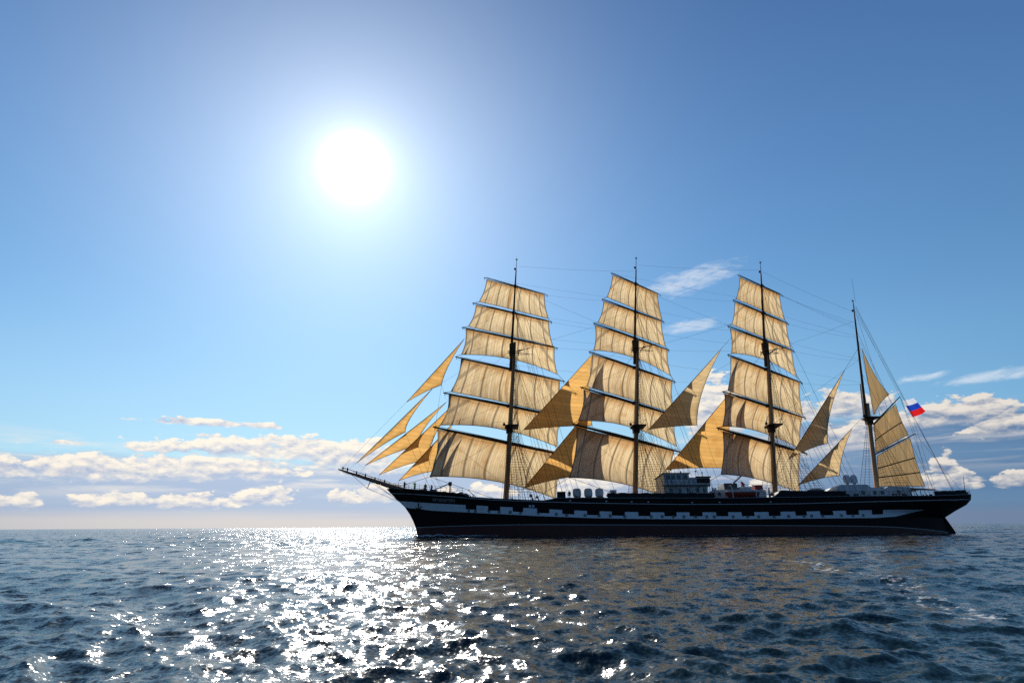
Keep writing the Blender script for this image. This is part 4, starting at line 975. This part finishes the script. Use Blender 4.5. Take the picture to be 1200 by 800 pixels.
# ------------------------------------------------------------------ crew
def figure(pose, jacket, trousers):
    """one continuous body grown from a jointed skeleton; clothes are painted by height"""
    J_ = {'pel': (0, 0, .95, .15), 'waist': (0, 0, 1.12, .14), 'chest': (0, 0, 1.35, .165), 'neck': (0, 0, 1.50, .065), 'head': (.02, 0, 1.60, .10), 'crown': (0, 0, 1.70, .095)}
    E_ = [('pel', 'waist'), ('waist', 'chest'), ('chest', 'neck'), ('neck', 'head'), ('head', 'crown')]
    leg = {'stand': ((.02, .1), (-.02, .11)), 'walk': ((.22, .1), (-.25, .1)), 'sit': ((.45, .1), (.45, .1))}[pose if pose in ('walk', 'sit') else 'stand']
    for sg, nm in ((1, 'l'), (-1, 'r')):
        fx, fy = leg[0 if sg > 0 else 1]
        J_['hip'+nm] = (0, sg*.10, .90, .095)
        if pose == 'sit': J_['kn'+nm] = (.44, sg*.12, .92, .07); J_['an'+nm] = (.46, sg*.12, .50, .048); J_['to'+nm] = (.60, sg*.13, .46, .04)
        else: J_['kn'+nm] = (fx*.6+.04, sg*(fy+.01), .49, .068); J_['an'+nm] = (fx, sg*fy, .09, .046); J_['to'+nm] = (fx+.17, sg*(fy+.02), .035, .04)
        J_['sh'+nm] = (0, sg*.19, 1.41, .075)
        if pose == 'lean': el_, ha = (.20, sg*.24, 1.20), (.44, sg*.20, 1.12)
        elif pose == 'reach': el_, ha = (.14, sg*.28, 1.55), (.18, sg*.24, 1.82)
        elif pose == 'haul': el_, ha = (.24, sg*.22, 1.30), (.46, sg*.08, 1.38+.1*sg)
        else: el_, ha = (-.03, sg*.27, 1.15), (.08, sg*.26, .90)
        J_['el'+nm] = (*el_, .052); J_['wr'+nm] = (*ha, .038)
        d = Vector(ha)-Vector(el_); d.normalize(); p = Vector(ha)+d*.09; J_['pa'+nm] = (*p, .042)
        E_ += [('pel', 'hip'+nm), ('hip'+nm, 'kn'+nm), ('kn'+nm, 'an'+nm), ('an'+nm, 'to'+nm), ('chest', 'sh'+nm), ('sh'+nm, 'el'+nm), ('el'+nm, 'wr'+nm), ('wr'+nm, 'pa'+nm)]
        for q in range(5):
            f = p+d*(.085 if q else .03)+Vector((.02*(q-2), sg*-.012*(q == 0), .012*(q-2))); J_['f%d%s' % (q, nm)] = (*f, .011); E_.append(('pa'+nm, 'f%d%s' % (q, nm)))
    J_['nose'] = (.125, 0, 1.60, .022); E_.append(('head', 'nose'))
    ks = list(J_); me = bpy.data.meshes.new('figure'); me.from_pydata([J_[k][:3] for k in ks], [(ks.index(a), ks.index(b)) for a, b in E_], []); me.update()
    o = bpy.data.objects.new('figure', me); col.objects.link(o)
    sk = o.modifiers.new('skin', 'SKIN'); ss = o.modifiers.new('sub', 'SUBSURF'); ss.levels = 1; ss.render_levels = 1
    for i, k in enumerate(ks):
        sv = me.skin_vertices[0].data[i]; r = J_[k][3]
        sv.radius = (r, r*(1.25 if k in ('chest', 'waist', 'pel') else 1)); sv.use_root = (k == 'pel')
    bpy.context.view_layer.update()
    out = bpy.data.meshes.new_from_object(o.evaluated_get(bpy.context.evaluated_depsgraph_get())); bpy.data.objects.remove(o)
    out.materials.clear()
    for m in (jacket, trousers, 'skin', 'hair', 'dark'): out.materials.append(M[m])
    hands = [Vector(J_['pa'+n][:3]) for n in 'lr']
    for p in out.polygons:
        c = p.center
        if min((c-h).length for h in hands) < .14: k = 2
        elif c.z > 1.64 or (c.z > 1.52 and c.x < -.02): k = 3
        elif c.z > 1.48 and abs(c.y) < .12 and pose != 'reach' or (c.z > 1.5 and abs(c.y) < .12): k = 2
        elif c.z > .93: k = 0
        elif c.z > .12 or pose == 'sit': k = 1
        else: k = 4
        p.material_index = k
    out.shade_smooth(); return out
CREW = [((41.9, 1.6, None), 'lean', 'navy', 'navy', 2.6, 'person in dark clothes farthest forward, leaning where the bowsprit meets the bow'),
 ((39.9, 2.6, None), 'haul', 'hivis', 'navy', 1.0, 'person in a yellow green vest hauling a rope near the windlass'),
 ((38.0, 2.7, None), 'stand', 'khaki', 'navy', 2.0, 'person in a khaki jacket standing upright among the bow bollards'),
 ((36.9, 2.4, None), 'stand', 'navy', 'navy', .6, 'person in navy standing beside the foot of the bow crane jib'),
 ((29.4, 4.2, None), 'walk', 'jacket_red', 'navy', 3.0, 'person in a red jacket walking abaft the bow ladder'),
 ((12.3, 4.0, 5.75), 'sit', 'navy', 'navy', 1.2, 'person in navy sitting between the dark deck box and first raft drum'),
 ((2.9, 4.6, None), 'reach', 'navy', 'khaki', 1.5, 'person reaching both arms up just forward of the second mast'),
 ((1.6, 3.6, None), 'haul', 'pale', 'navy', 3.4, 'person in a pale shirt hauling close beside the second mast'),
 ((-20.3, .8, 7.9), 'lean', 'jacket_red', 'navy', 1.5, 'person in a red jacket leaning on the rail of the midship house roof'),
 ((-21.0, -.4, 7.9), 'stand', 'navy', 'navy', 1.2, 'person in navy standing on the midship house roof next to a red jacket'),
 ((-39.2, 4.6, None), 'lean', 'navy', 'navy', 1.6, 'person in navy leaning on the rail below the two white radomes'),
 ((-41.4, 4.7, None), 'stand', 'khaki', 'navy', 1.2, 'person in a khaki jacket by the rail just forward of the fourth mast'),
 ((-46.4, 4.4, None), 'walk', 'pale', 'navy', 3.1, 'person in a pale shirt walking past the foot of the fourth mast'),
 ((-48.4, 4.5, None), 'lean', 'navy', 'khaki', 1.5, 'person in navy jacket and khaki trousers leaning by the poop house doors'),
 ((-52.2, 3.6, None), 'stand', 'jacket_red', 'navy', 1.9, 'person in a red jacket under the boom near the stern'),
 ((-53.2, 3.1, None), 'stand', 'navy', 'navy', .9, 'person in navy nearest the stern, standing under the boom end')]
FIG = {}
for (x, y, z), pose, ja, tr, rz, lab in CREW:
    if (pose, ja, tr) not in FIG: FIG[pose, ja, tr] = figure(pose, ja, tr)
    o = bpy.data.objects.new('person', FIG[pose, ja, tr]); col.objects.link(o)
    place(o, (x, y, (deckz(x)+.02) if z is None else z), rz); tag(o, lab, 'person', 'crew on deck')
    o.matrix_world = Matrix.Translation(o.matrix_world.translation) @ Matrix.Rotation(math.pi+rz, 4, 'Z')
